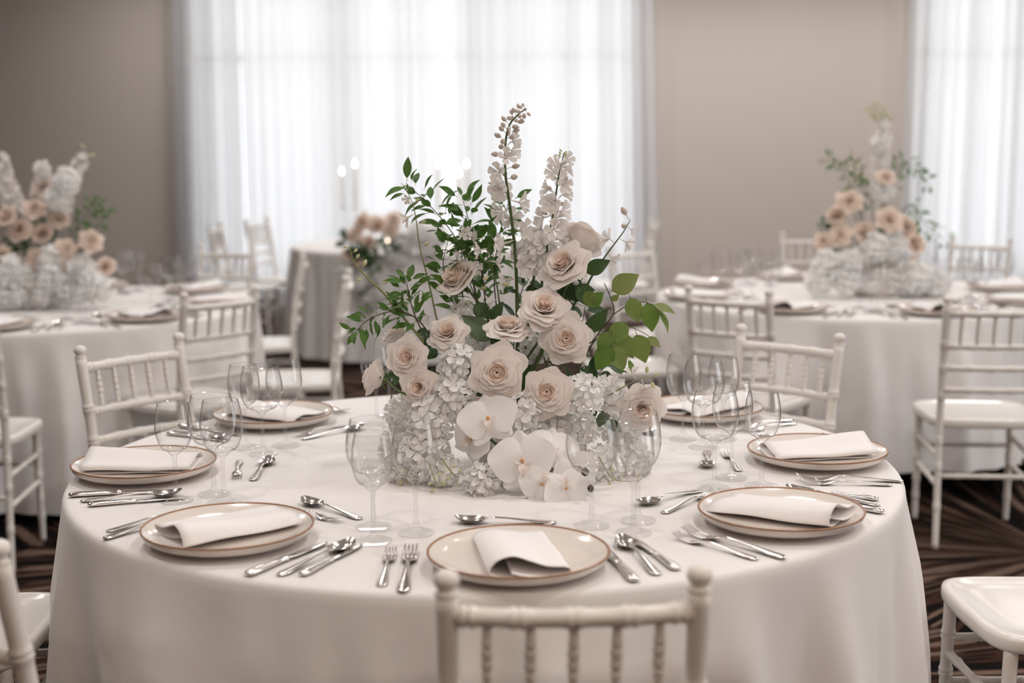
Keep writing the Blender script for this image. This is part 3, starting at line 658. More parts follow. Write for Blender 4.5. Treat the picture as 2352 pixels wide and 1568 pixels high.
def rose(c, axis, dia, label, group, root=None, kind='o', seed=0):
    # c: middle of the bloom
    rs = random.Random(seed); R3 = frame(axis) @ Matrix.Rotation(rs.uniform(0, 6.28), 3, 'Z'); s = dia / 2 * (1.0 if kind == 'o' else 1.12)
    ax = Vector(axis).normalized(); base = Vector(c) - ax * s * (.30 if kind == 'o' else .42)
    o = EMPTY('rose', mw=MW(base, Matrix.Identity(3)))
    rings, meshes = (RINGS, ROSE_O) if kind == 'o' else (RINGS_T, ROSE_T)
    for i, (n, r, h, ha, cup, curl, bz) in enumerate(rings):
        off = i * 2.4 + rs.uniform(0, 1)
        for k in range(n):
            a = off + 2 * PI * k / n + rs.uniform(-.12, .12); tl = rs.uniform(-.05, .09) * (i / 6)
            loc = R3 @ Vector((0, 0, bz)) * s
            OB('petal', meshes[i][(k + i) % 2], o, mw=MW(loc, R3 @ Matrix.Rotation(a, 3, 'Z') @ Matrix.Rotation(tl, 3, 'Y'), s * rs.uniform(.95, 1.05)))
    OB('receptacle', HIP, o, mw=MW((0, 0, 0), R3, s))
    for k in range(5): OB('sepal', SEPAL, o, mw=MW((0, 0, 0), R3 @ Matrix.Rotation(k * 2 * PI / 5, 3, 'Z') @ Matrix.Rotation(rs.uniform(-.7, .1), 3, 'X'), s))
    if root is not None:
        b = -ax * s * .2; e = Vector(root) - base; mid = b + (-ax) * min(.06, .4 * e.length) + Vector((0, 0, -.01)); m2 = mid.lerp(e, .55)
        OB('stem', stem_mesh('rose_stem', [b, mid, m2, e], .0026, .003), o)
    return TAG(o, label, 'rose', group)
def floret_vf(n=4, r=1.0, cup=.22, notch=.0, nu=4, nv=4, seed=0):
    rs = random.Random(seed); parts = []
    for k in range(n):
        a0 = 2 * PI * k / n + rs.uniform(-.08, .08); lift = rs.uniform(.05, .30); w0 = 1.18 * PI / n
        def fn(u, v):
            s = 2 * u - 1; vv = v * (1 - .16 * s * s + notch * (abs(s) - .5)); w = w0 * (.25 + .75 * math.sin(PI * (.12 + .62 * v)))
            rr = r * (.05 + .95 * vv); a = a0 + s * w * .72
            return (rr * math.cos(a), rr * math.sin(a), r * (lift * v + cup * (v * v - .6 * v ** 4) + .09 * s * s * v + .05 * math.sin(5 * s + k)))
        parts.append(grid(fn, nu, nv))
    return join(parts)
FLORET = [ME('floret', *floret_vf(4, 1, .15, 0, seed=q), M_WHITE) for q in range(4)] + [ME('floret5', *floret_vf(5, 1, .2, .05, seed=9), M_WHITE)]
def hemi_dirs(n, axis, spread=1.75):
    out = []; R3 = frame(axis)
    for i in range(n):
        t = math.acos(1 - (1 - math.cos(spread)) * (i + .5) / n); p = i * 2.39996
        out.append(R3 @ Vector((math.sin(t) * math.cos(p), math.sin(t) * math.sin(p), math.cos(t))))
    return out
def hydrangea(c, axis, rad, n, label, group, root=None, fr=.0165, seed=0, name='hydrangea', cat='hydrangea'):
    rs = random.Random(seed); o = EMPTY(name, c)
    for d in hemi_dirs(n, axis, 2.0):
        q = rad * rs.uniform(.78, 1.05); s = fr * rs.uniform(.85, 1.2)
        ax = (d + Vector((rs.uniform(-.35, .35), rs.uniform(-.35, .35), rs.uniform(-.2, .4)))).normalized()
        p = d * q
        if c[2] + p.z < ZT + .006: p.z = ZT + .006 - c[2] + rs.uniform(0, .01); ax = (ax + Vector((0, 0, .8))).normalized()
        OB('floret', FLORET[rs.randrange(4)], o, mw=MW(p, frame(ax) @ Matrix.Rotation(rs.uniform(0, 6), 3, 'Z'), s))
    core = ME('core', *lathe([(.001, -rad * .62), (rad * .42, -rad * .4), (rad * .55, 0), (rad * .42, rad * .4), (.001, rad * .6)], 10), M_WHITE)
    lift = max(0, ZT + rad * .63 - c[2]); OB('flower_core', core, o, (0, 0, lift))
    if root is not None:
        e = Vector(root) - Vector(c); OB('stem', stem_mesh('hydrangea_stem', [Vector((0, 0, lift * .5)), e * .5 + Vector((0, 0, -.01)), e], .003, .0035), o)
    return TAG(o, label, cat, group)
# moth orchid flower of unit radius, facing +Z
def opetal(w, l, a0, bend, seed=0, tip=.0):
    def fn(u, v):
        s = 2 * u - 1; wid = w * math.sin(PI * (.08 + .80 * v ** .72)) ; wid = max(wid, .02)
        y = l * v * (1 - .10 * s * s * v); x = s * wid * l; z = bend * (v ** 1.4) - .10 * s * s * wid + .03 * math.sin(3 * s + 4 * v + seed)
        ca, sa = math.cos(a0), math.sin(a0); return (x * ca - y * sa, x * sa + y * ca, z)
    return grid(fn, 8, 8)
OR_PET = [ME('petal_orchid', *opetal(.66, 1, R_(a), b, k), M_ORCHID) for k, (a, b) in enumerate(((78, .10), (-78, .12)))]
OR_SEP = [ME('sepal_orchid', *opetal(.42, .92, R_(a), b, k + 3), M_ORCHID) for k, (a, b) in enumerate(((0, -.10), (140, -.14), (-140, -.16)))]
OR_LIP = ME('lip', *join([grid(lambda u, v: ((2 * u - 1) * .14 * math.sin(PI * (.2 + .7 * v)), -.10 - .34 * v, .10 + .18 * math.sin(PI * v * .9) + .08 * (2 * u - 1) ** 2), 6, 6)] + [grid(lambda u, v, s=s: (s * (.05 + .17 * v), -.10 + .10 * v - .05 * u, .08 + .20 * u), 4, 4) for s in (-1, 1)]), M_LIP)
OR_COL = ME('column', *lathe([(.06, .0), (.07, .08), (.05, .18), (.01, .2)], 10), M_THROAT)
def orchid(c, axis, dia, label, roll=0):
    o = EMPTY('orchid_flower', c); R3 = frame(axis) @ Matrix.Rotation(roll, 3, 'Z'); s = dia / 2
    for m in OR_SEP: OB('sepal', m, o, mw=MW((0, 0, 0), R3, s))
    for m in OR_PET: OB('petal', m, o, mw=MW(R3 @ Vector((0, 0, .03)) * s, R3, s))
    OB('lip', OR_LIP, o, mw=MW((0, 0, 0), R3, s)); OB('column', OR_COL, o, mw=MW((0, 0, 0), R3, s * .8))
    OB('pedicel', stem_mesh('pedicel', [Vector((0, 0, 0)), R3 @ Vector((0, .1, -.35)) * s, R3 @ Vector((0, .45, -.6)) * s], .002, .0022, M_STEMP, 4, 5), o)
    return TAG(o, label, 'orchid', 'moth orchids in the main centrepiece')
# buds and bells
BUD = ME('bud', *join([lathe([(.02, 0), (.22, .12), (.40, .42), (.42, .7), (.28, 1.05), (.08, 1.28), (.01, 1.32)], 10), tube([(0, 0, .05), (.02, 0, -.5), (.16, 0, -.95)], .05, 5)]), M_BUD)
GBUD = ME('green_bud', *join([lathe([(.02, 0), (.20, .12), (.36, .42), (.38, .7), (.24, 1.05), (.02, 1.3)], 8), tube([(0, 0, .05), (.02, 0, -.5), (.16, 0, -.95)], .05, 5)]), M_GBUD)
BELL = [ME('bell_flower', *join([floret_vf(5, 1, .75, .04, 4, 4, q), floret_vf(5, .62, .95, .04, 3, 3, q + 20), tube([(0, 0, .03), (.1, 0, -.35), (.3, 0, -.75)], [.10, .07, .03], 5)]), M_DELPH) for q in range(3)]
def spike(name, pts, r0, items, label, cat, group, mat=None, leaves=()):
    # pts world points from base to tip; items: (t, side angle, kind, size, droop)
    P = spline(pts, 10); m = len(P); b = P[0]; o = EMPTY(name, b)
    OB('stem', ME('spike_stem', *tube([p - b for p in P], [r0 * (1 - .72 * i / (m - 1)) for i in range(m)], 7), mat or M_STEM), o)
    for (t, a, k, s, droop) in items:
        i = min(m - 2, int(t * (m - 1))); p = P[i].lerp(P[i + 1], t * (m - 1) - i); tg = (P[i + 1] - P[i]).normalized()
        x = tg.cross(Vector((0, 1, 0))).normalized() if abs(tg.y) < .95 else Vector((1, 0, 0)); y = tg.cross(x)
        out = (x * math.cos(a) + y * math.sin(a)); d = (out + tg * (.55 - droop)).normalized()
        me = {'b': BUD, 'g': GBUD, 'f': BELL[int(a * 10) % 3]}[k]; nm = 'bud' if k in 'bg' else 'flower'
        off = {'b': 1.0, 'g': 1.0, 'f': .85}[k] * s
        OB(nm, me, o, mw=MW(p - b + d * off, frame(d) @ Matrix.Rotation(a * 3, 3, 'Z'), s))
    return TAG(o, label, cat, group)
# leaves: unit length along +Y, blade normal +Z
def leaf_vf(w, shape, fold=.25, curl=.2, nv=8, serr=0):
    def fn(u, v):
        s = 2 * u - 1; k = math.sin(PI * v ** shape) ** .85 * (1 - .30 * v ** 4) if 0 < v < 1 else 0
        ww = w * k * (1 + serr * (1 if int(v * 40) % 2 else -1) * (abs(s) > .9))
        return (s * ww, v, fold * abs(s) * ww - curl * v * v + .02 * math.sin(6 * v + 3 * s))
    return grid(fn, 4, nv)
stalk = tube([(0, .04, -.002), (0, -.08, .01), (0, -.16, .0)], .012, 5)
LEAF_S = [ME('leaf_small', *join([leaf_vf(.20, .9, .3, c), stalk]), M_LEAF) for c in (.1, .3)]
LEAF_B = [ME('leaf_broad', *join([leaf_vf(.36, .80, .18, c, 12), stalk]), M_LEAFB) for c in (.1, .28)]
LEAF_D = [ME('leaf_dark', *join([leaf_vf(.30, .82, .22, c, 10), stalk]), M_LEAFD) for c in (.12, .35)]
def leaf_at(o, b, me, p, d, length, nrm=(0, -.6, .8), name='leaf'):
    y = Vector(d).normalized(); z = Vector(nrm); z = (z - y * z.dot(y))
    z = z.normalized() if z.length > .05 else y.orthogonal().normalized()
    x = y.cross(z); OB(name, me, o, mw=MW(Vector(p) - b, Matrix((x, y, z)).transposed(), length))
def branch(pts, r, nleaf, ll, label, group, kind='s', t0=.12, seed=0, mat=None, name='leafy_branch', twigs=0):
    rs = random.Random(seed); P = spline(pts, 8); m = len(P); b = P[0]; o = EMPTY(name, b)
    OB('stem', ME('branch_stem', *tube([p - b for p in P], [r * (1 - .6 * i / (m - 1)) for i in range(m)], 6), mat or M_TWIG), o)
    pool = {'s': LEAF_S, 'b': LEAF_B, 'd': LEAF_D}[kind]
    for q in range(nleaf):
        t = t0 + (1 - t0) * (q + rs.uniform(.2, .8)) / nleaf; i = min(m - 2, int(t * (m - 1))); p = P[i].lerp(P[i + 1], t * (m - 1) - i); tg = (P[i + 1] - P[i]).normalized()
        a = q * 2.4 + rs.uniform(-.5, .5); x = tg.orthogonal().normalized(); y = tg.cross(x)
        d = (x * math.cos(a) + y * math.sin(a)) * .9 + tg * rs.uniform(.1, .9)
        sd = .022 * rs.random() if kind == 's' else 0
        leaf_at(o, b, pool[rs.randrange(2)], p + d.normalized() * (.16 * ll + sd), d, ll * rs.uniform(.75, 1.2), (rs.uniform(-.6, .6), rs.uniform(-.9, .1), rs.uniform(.2, 1)))
    return TAG(o, label, 'branch', group)
def pxl(pts, Y0, Y1=None):
    n = len(pts); Y1 = Y0 if Y1 is None else Y1
    return [at(x, y, Y0 + (Y1 - Y0) * i / max(1, n - 1)) for i, (x, y) in enumerate(pts)]

# ---- the main centrepiece
VC = Vector((.075, -.02)); HEART = Vector((VC.x, VC.y, .90))
GM = 'main centrepiece'
v = OB('flower_bowl', ME('flower_bowl', *lathe([(.002, 0), (.085, 0), (.098, .006), (.112, .05), (.116, .10), (.118, .128), (.114, .131), (.110, .128), (.106, .06), (.09, .012), (.002, .01)], 40), M_VASE), loc=(VC.x, VC.y, ZT)); TAG(v, 'low cream ceramic bowl under the central flowers', 'bowl')
RS = [(1054, 640, 88, .00, (-.55, -.45, .7), 't', 'rose tilted to the upper left beside the small-leaved branches'), (1296, 607, 102, -.06, (-.45, -.6, .65), 'o', 'large rose below the topmost rose, facing up to the left'),
      (1332, 558, 86, .03, (.25, .75, .6), 't', 'topmost rose turned away to show its green sepals'), (1250, 707, 98, -.10, (.05, -.72, .68), 'o', 'rose facing up in the centre right of the upper tier'),
      (1301, 777, 94, -.13, (-.05, -.97, .12), 'o', 'rose with a swirled heart, right of centre'), (1166, 752, 88, -.11, (.05, -.38, .92), 'o', 'rose seen from the side in the middle, opening upwards'),
      (1028, 764, 78, -.08, (-.15, -.72, .62), 'o', 'rose left of the dark leaves, behind the left pair'), (935, 820, 80, -.12, (-.08, -.95, .25), 'o', 'upper rose of the left pair, spiral heart to the camera'),
      (863, 866, 74, -.12, (-.86, .25, .28), 't', 'outermost rose at the left, seen from behind with its sepals'), (962, 888, 76, -.15, (-.32, -.92, .15), 'o', 'lower rose of the left pair, above the hydrangeas'),
      (1142, 855, 108, -.19, (-.04, -.98, .12), 'o', 'largest rose, at the very centre of the arrangement'), (1256, 900, 96, -.19, (-.06, -.93, .18), 'o', 'rose at lower right of centre, touching white florets'),
      (1475, 938, 88, -.12, (.05, -.85, -.15), 'o', 'outermost rose at the right, drooping over a wine glass'), (908, 772, 62, .0, (-.55, .15, .8), 't', 'half hidden rose behind the left pair')]
for i, (x, y, d, Y, ax, k, lab) in enumerate(RS):
    c = at(x, y, Y); rose(c, ax, msize(d, Y), 'blush ' + lab, 'roses in the ' + GM, HEART + Vector((random.uniform(-.05, .05), random.uniform(-.03, .03), random.uniform(-.03, .02))), k, i)
HY = [(1055, 842, 46, -.12, 20, 'upper left, beside the largest rose'), (1040, 912, 54, -.15, 26, 'under the largest rose, on its left'), (990, 968, 58, -.16, 30, 'between the left roses and the bowl'), (935, 955, 48, -.08, 24, 'under the left pair of roses'),
      (922, 1022, 54, -.10, 28, 'behind the left front glass'), (975, 1035, 60, -.18, 32, 'behind the second front glass from the left'), (1015, 1078, 40, -.20, 22, 'on the cloth left of the bowl'), (930, 1082, 44, -.16, 24, 'at the lowest left corner, lying on the cloth'),
      (1197, 952, 50, -.19, 26, 'between the orchids and the lower right rose'), (1262, 985, 46, -.14, 24, 'right of the upper orchid'), (1335, 905, 52, -.15, 26, 'right of the lower right rose'), (1398, 908, 44, -.08, 20, 'at the right, below the broad leaves'),
      (1322, 985, 52, -.12, 26, 'behind the widest right front glass'), (1418, 1000, 56, -.06, 28, 'between the two right front glasses'), (1448, 1058, 52, -.10, 26, 'at the lowest right corner, lying on the cloth'), (1385, 1065, 46, -.15, 24, 'beside the dark seed pods'),
      (1105, 1102, 38, -.27, 22, 'at the foot of the orchids, lying on the cloth'), (1232, 585, 56, .02, 30, 'highest, under the right delphinium'), (1062, 728, 34, .02, 14, 'small, left of the dark leaves'), (1225, 800, 40, .02, 18, 'deep in the middle behind the roses'),
      (1100, 795, 34, .0, 14, 'peeping out between the left rose and the centre'), (1160, 1010, 44, -.12, 20, 'mostly covered by the orchids')]
for i, (x, y, r, Y, n, lab) in enumerate(HY):
    c = at(x, y, Y); c.z = max(c.z, ZT + .025); rad = msize(r, Y)
    ax = (c - Vector((VC.x, VC.y + .05, .86))); ax = Vector((ax.x, min(ax.y, -.08) * 1.6, ax.z + .10))
    hydrangea(c, ax, rad * .9, n, 'white hydrangea head ' + lab, 'hydrangeas in the ' + GM, HEART if c.z > .86 else None, .0175 + .003 * random.random(), i)
OR = [(1122, 962, 150, -.235, (-.15, -.78, .55), .3, 'topmost moth orchid, its round upper petal catching light'), (1085, 1010, 120, -.215, (-.5, -.75, .3), -.5, 'moth orchid at the left of the orchid spray'), (1200, 1058, 165, -.29, (-.05, -.9, .35), .15, 'large moth orchid with an orange throat in the middle'),
      (1268, 1030, 130, -.25, (.25, -.72, .6), -.3, 'moth orchid right of the orange-throated one'), (1322, 1085, 125, -.28, (.25, -.92, .15), .4, 'moth orchid nearest the dark seed pods'), (1245, 1112, 118, -.315, (-.1, -.88, .35), 2.6, 'lower moth orchid touching the cloth at left'), (1300, 1122, 118, -.325, (.1, -.9, .3), 3.4, 'lowest moth orchid touching the cloth at right')]
for x, y, d, Y, ax, ro, lab in OR:
    c = at(x, y, Y); orchid(c, ax, msize(d, Y), 'white ' + lab, ro)
b = pxl([(1150, 900), (1100, 960), (1150, 1030), (1240, 1075), (1320, 1100)], -.12, -.26); o = OB('arching_spray', stem_mesh('orchid_stem', [p - b[0] for p in b], .003, .002, M_STEM), loc=b[0]); TAG(o, 'arching green stalk behind the moth orchids', 'flower stalk')
for x, y, r, lab in ((1344, 1084, 11, 'upper dark round seed pod beside the orchids'), (1357, 1122, 9, 'lower dark round seed pod on the cloth')):
    Y = -.335; c = at(x, y, Y); s = msize(r, Y); c.z = max(c.z, ZT + s * .9)
    o = EMPTY('seed_pod', c); OB('twig', stem_mesh('pod_twig', [(0, 0, 0), (-.01, .03, .004), (-.03, .07, max(-.004, ZT + .004 - c.z))], .0014, .001, M_TWIG, 4, 5), o); OB('pod', ME('seed_pod', *lathe([(.001, -.9 * s), (.6 * s, -.65 * s), (.95 * s, 0), (.75 * s, .6 * s), (.3 * s, .92 * s), (.12 * s, 1.15 * s), (.001, 1.1 * s)], 14), M_SEED), o); TAG(o, lab, 'seed pod', 'seed pods at the main centrepiece')
# delphinium spikes
rs = random.Random(5); it = []
for q in range(40):
    t = .46 + .54 * (q + .5) / 40; s = .0155 * (1 - .5 * (t - .46) / .54); it.append((t, q * 2.4, 'b' if t > .66 or q % 3 else 'f', s * (1 if t > .66 or q % 3 else 1.6), rs.uniform(0, .5)))
for q in range(10): it.append((.20 + .28 * q / 10, q * 2.2, 'f', .027, .4 + rs.uniform(0, .4)))
spike('delphinium_spike', pxl([(1190, 900), (1188, 720), (1184, 590), (1172, 480), (1161, 400), (1161, 330), (1170, 288), (1188, 265), (1207, 250)], .0, -.03), .0045, it, 'tallest delphinium spike with beige buds and a curved tip', 'delphinium', 'delphiniums in the main centrepiece')
it = [(.30 + .64 * q / 21, q * 2.4, 'f', .030 - .012 * q / 21, .1 + rs.uniform(0, .5)) for q in range(21)] + [(.94 + .06 * q / 7, q * 2.1, 'g', .006, 0) for q in range(7)] + [(.55 + .07 * q, q * 2.9, 'b', .012, .2) for q in range(6)]
spike('delphinium_spike', pxl([(1225, 860), (1240, 690), (1258, 560), (1272, 480), (1284, 400), (1296, 350)], .02, -.02), .004, it, 'second delphinium spike crowded with white flowers', 'delphinium', 'delphiniums in the main centrepiece')
spike('delphinium_spike', pxl([(1330, 690), (1365, 625), (1400, 575), (1430, 535), (1448, 505)], -.02, -.03), .0028, [(.98, .2, 'b', .016, 0), (.9, -1.4, 'b', .014, .9), (.86, 2.9, 'f', .014, .5), (.68, 3.3, 'f', .022, .5), (.62, -.6, 'f', .022, .8), (.45, 2.6, 'f', .018, .5)], 'short delphinium sprig at the right with two closed buds', 'delphinium', 'delphiniums in the main centrepiece')
spike('delphinium_spike', pxl([(1025, 800), (1005, 740), (985, 650), (965, 570), (955, 500), (945, 460), (922, 420)], .02, .02), .0024, [(.86, 1, 'f', .012, .6), (.70, 0, 'f', .022, .9), (.62, 3.1, 'g', .010, .2), (.5, 3.0, 'g', .011, .1), (.40, 3.2, 'g', .012, .1), (.33, .2, 'g', .012, .2), (.95, 2, 'g', .006, .1), (.80, 2.8, 'g', .009, .3), (.2, .5, 'f', .02, .5), (.14, 2.8, 'f', .02, .5)], 'thin pale delphinium stem with few buds at the upper left', 'delphinium', 'delphiniums in the main centrepiece', M_STEMP)
spike('delphinium_spike', pxl([(985, 800), (915, 715), (880, 672), (838, 632), (812, 600), (803, 566)], -.02, -.06), .0032, [(.98, .2, 'g', .007, 0), (.90, 3.2, 'g', .008, 0), (.80, 2.9, 'g', .010, 0), (.66, 3.4, 'g', .012, .2), (.58, .1, 'g', .010, .1), (.45, 3.3, 'g', .013, .6), (.3, 2.8, 'g', .013, .5), (.2, 3.3, 'g', .012, .5), (.12, 3.3, 'f', .018, .6)], 'bare pale green bud stem arching out at the left', 'delphinium', 'delphiniums in the main centrepiece', M_STEMP)
spike('delphinium_spike', pxl([(1120, 830), (1100, 720), (1085, 640), (1070, 570), (1055, 520)], .03, .0), .0026, [(.95, 2, 'f', .017, .7), (.86, 3.1, 'f', .021, .8), (.74, .1, 'f', .020, .8), (.6, 2.2, 'f', .018, .8), (.5, 0, 'g', .012, .6), (.42, 3, 'g', .012, .6), (.34, .5, 'g', .013, .6)], 'small delphinium sprig with drooping bells among the leaves', 'delphinium', 'delphiniums in the main centrepiece')
spike('delphinium_spike', pxl([(1165, 830), (1150, 720), (1140, 650), (1120, 590), (1128, 545)], -.04, -.05), .0024, [(.97, 2.5, 'f', .018, .6), (.84, .2, 'f', .020, .8), (.70, 3.0, 'f', .019, .8), (.58, .4, 'g', .012, .6), (.48, 2.9, 'g', .013, .6), (.36, .1, 'f', .019, .8)], 'delphinium sprig of open white bells left of the tall spike', 'delphinium', 'delphiniums in the main centrepiece')
spike('delphinium_spike', pxl([(1330, 950), (1380, 920), (1420, 895), (1470, 870), (1505, 866)], -.10, -.12), .0022, [(.97, 1, 'g', .009, 0), (.9, 2.8, 'g', .011, .1), (.84, .3, 'g', .012, .3), (.75, 2.8, 'f', .018, .3), (.68, .2, 'f', .02, .4), (.55, 2.9, 'f', .022, .4), (.45, .3, 'f', .022, .4), (.3, 2.5, 'f', .02, .4)], 'white delphinium sprig reaching right above the drooping rose', 'delphinium', 'delphiniums in the main centrepiece', M_STEMP)
for i, (pts, lab) in enumerate((([(900, 1085), (930, 1100), (945, 1112)], 'at the far left'), ([(985, 1085), (1000, 1105), (1006, 1117)], 'behind the second front glass'), ([(1015, 1075), (1040, 1088), (1062, 1098)], 'left of the bowl foot'), ([(1165, 1105), (1152, 1115), (1160, 1124)], 'curled under the orchids'), ([(1375, 1070), (1410, 1100), (1470, 1115)], 'trailing to the right'), ([(1350, 1080), (1345, 1105), (1342, 1114)], 'between the dark seed pods'))):
    Y = -.26 if i not in (0, 4) else -.2; w = [p for p in pxl(pts, Y)]
    for p in w: p.z = max(p.z, ZT + .006)
    w[0].z += .02
    spike('green_sprig', w, .0016, [(.95, 0, 'g', .008, .3), (.8, 3, 'g', .009, .3), (.62, .2, 'g', .009, .3), (.45, 3, 'g', .008, .3), (.3, 0, 'g', .008, .3)], 'yellow-green bud sprig on the cloth ' + lab, 'sprig', 'bud sprigs at the main centrepiece', M_STEMP)
# foliage
GF = 'foliage in the main centrepiece'
SB = [([(1120, 800), (1085, 640), (1045, 545), (990, 475), (932, 420)], .06, .05, 26, 34, 'long small-leaved branch rising to the upper left'), ([(1125, 780), (1105, 620), (1080, 520), (1062, 455)], .03, .03, 24, 34, 'small-leaved branch ending in an upright leaf'),
      ([(1150, 780), (1135, 640), (1148, 540), (1172, 450)], .07, .06, 22, 30, 'small-leaved branch beside the tallest spike'), ([(1010, 800), (955, 730), (900, 715), (845, 735), (812, 768)], -.05, -.10, 22, 30, 'low small-leaved branch spreading to the far left'),
      ([(985, 790), (955, 730), (940, 680), (933, 640)], -.06, -.08, 20, 30, 'bright small-leaved sprig above the left rose pair'), ([(1075, 790), (1040, 690), (1018, 610), (1030, 550)], .02, .02, 24, 32, 'small-leaved branch behind the left upper rose'),
      ([(1110, 790), (1090, 680), (1060, 600), (1090, 540)], .08, .08, 24, 32, 'shaded small-leaved branch in the middle of the foliage'), ([(1140, 760), (1110, 640), (1130, 580), (1160, 500)], .10, .09, 22, 30, 'rear small-leaved branch near the tall spike')]
for i, (pts, a, b, n, l, lab) in enumerate(SB):
    branch(pxl(pts, a, b), .0019, int(n * 1.7), msize(l * 1.25, a), lab, GF, 's', .22, i + 40)
# broad leaves placed one by one: (base px, tip px, Y)
P0 = pxl([(1300, 900), (1335, 835), (1375, 765), (1408, 722), (1405, 690), (1388, 650)], -.05, -.04); b0 = P0[0]; o = EMPTY('broad_leaf_branch', b0)
Q = spline(P0, 8); OB('stem', ME('twig', *tube([p - b0 for p in Q], [.0022 - .0012 * i / len(Q) for i in range(len(Q))], 6), M_TWIG), o)
for pts in ([(1408, 722), (1445, 700), (1480, 693), (1512, 712), (1535, 745)], [(1375, 770), (1420, 745), (1470, 760), (1500, 778)], [(1350, 800), (1385, 770), (1415, 790)]):
    w = spline(pxl(pts, -.045, -.07), 6); OB('stem', ME('twig', *tube([p - b0 for p in w], [.0014 - .0008 * i / len(w) for i in range(len(w))], 5), M_STEM), o)
for (x0, y0, x1, y1, Y, nr) in ((1406, 668, 1464, 632, -.05, (.2, -.9, .3)), (1448, 684, 1466, 738, -.06, (-.3, -.9, .2)), (1486, 695, 1500, 760, -.055, (.3, -.9, .2)), (1502, 700, 1550, 716, -.07, (.1, -.4, .9)), (1514, 712, 1538, 760, -.06, (.9, -.4, .2)), (1440, 742, 1398, 786, -.06, (-.2, -.95, .2)), (1404, 764, 1374, 808, -.07, (.1, -.9, .4)),
                                (1404, 792, 1370, 848, -.08, (-.1, -.95, .1)), (1408, 796, 1434, 850, -.075, (.2, -.9, .3)), (1420, 765, 1452, 822, -.04, (-.4, -.8, .1)), (1462, 768, 1482, 832, -.07, (-.2, -.95, .2)), (1486, 776, 1518, 792, -.07, (.1, -.7, .7)), (1444, 826, 1455, 862, -.07, (.8, -.5, .1)), (1345, 668, 1366, 706, -.07, (-.4, -.6, .6)), (1352, 702, 1385, 672, -.05, (.2, -.8, .5)), (1405, 690, 1420, 678, -.045, (.2, -.9, .2))):
    p = at(x0, y0, Y); q = at(x1, y1, Y - .008); leaf_at(o, b0, LEAF_B[random.randrange(2)], p, q - p, (q - p).length * 1.04, nr)
TAG(o, 'twig of broad yellow-green leaves reaching out to the right', 'branch', GF)
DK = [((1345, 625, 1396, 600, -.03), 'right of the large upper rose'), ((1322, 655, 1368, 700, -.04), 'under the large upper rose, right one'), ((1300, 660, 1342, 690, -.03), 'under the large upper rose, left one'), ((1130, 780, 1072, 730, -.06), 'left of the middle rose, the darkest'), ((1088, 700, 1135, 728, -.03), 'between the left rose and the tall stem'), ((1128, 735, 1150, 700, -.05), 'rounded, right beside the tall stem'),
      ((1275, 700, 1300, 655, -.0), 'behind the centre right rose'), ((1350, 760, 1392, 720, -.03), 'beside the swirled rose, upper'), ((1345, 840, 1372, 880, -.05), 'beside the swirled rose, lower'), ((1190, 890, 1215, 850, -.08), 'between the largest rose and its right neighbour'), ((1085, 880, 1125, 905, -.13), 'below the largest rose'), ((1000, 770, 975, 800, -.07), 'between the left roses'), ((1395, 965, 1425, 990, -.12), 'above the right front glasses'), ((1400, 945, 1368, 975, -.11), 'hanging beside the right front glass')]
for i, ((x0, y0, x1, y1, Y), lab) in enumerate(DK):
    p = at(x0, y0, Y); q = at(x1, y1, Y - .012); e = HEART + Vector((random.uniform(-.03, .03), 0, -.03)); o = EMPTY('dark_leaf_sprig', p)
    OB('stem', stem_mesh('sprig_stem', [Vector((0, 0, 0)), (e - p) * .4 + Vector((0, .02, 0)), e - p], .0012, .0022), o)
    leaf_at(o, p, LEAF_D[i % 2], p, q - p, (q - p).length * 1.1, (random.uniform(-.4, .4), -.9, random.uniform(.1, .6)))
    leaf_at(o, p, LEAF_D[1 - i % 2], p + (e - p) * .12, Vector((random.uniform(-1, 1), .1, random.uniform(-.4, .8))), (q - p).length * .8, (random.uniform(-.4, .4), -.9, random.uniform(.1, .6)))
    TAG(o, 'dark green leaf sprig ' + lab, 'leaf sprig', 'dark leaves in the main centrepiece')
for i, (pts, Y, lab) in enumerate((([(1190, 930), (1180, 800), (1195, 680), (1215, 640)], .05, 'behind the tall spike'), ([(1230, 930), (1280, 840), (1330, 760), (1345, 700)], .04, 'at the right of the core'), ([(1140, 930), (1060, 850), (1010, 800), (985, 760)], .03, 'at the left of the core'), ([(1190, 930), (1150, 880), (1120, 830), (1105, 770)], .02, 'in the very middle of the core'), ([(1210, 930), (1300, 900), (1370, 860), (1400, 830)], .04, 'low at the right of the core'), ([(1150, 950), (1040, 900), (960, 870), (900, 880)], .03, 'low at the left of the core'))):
    branch(pxl(pts, Y, Y), .002, 15, msize(48, Y), 'dark foliage branch ' + lab, 'dark foliage at the heart of the main centrepiece', 'd', .1, i + 70, M_STEM, 'foliage_branch')

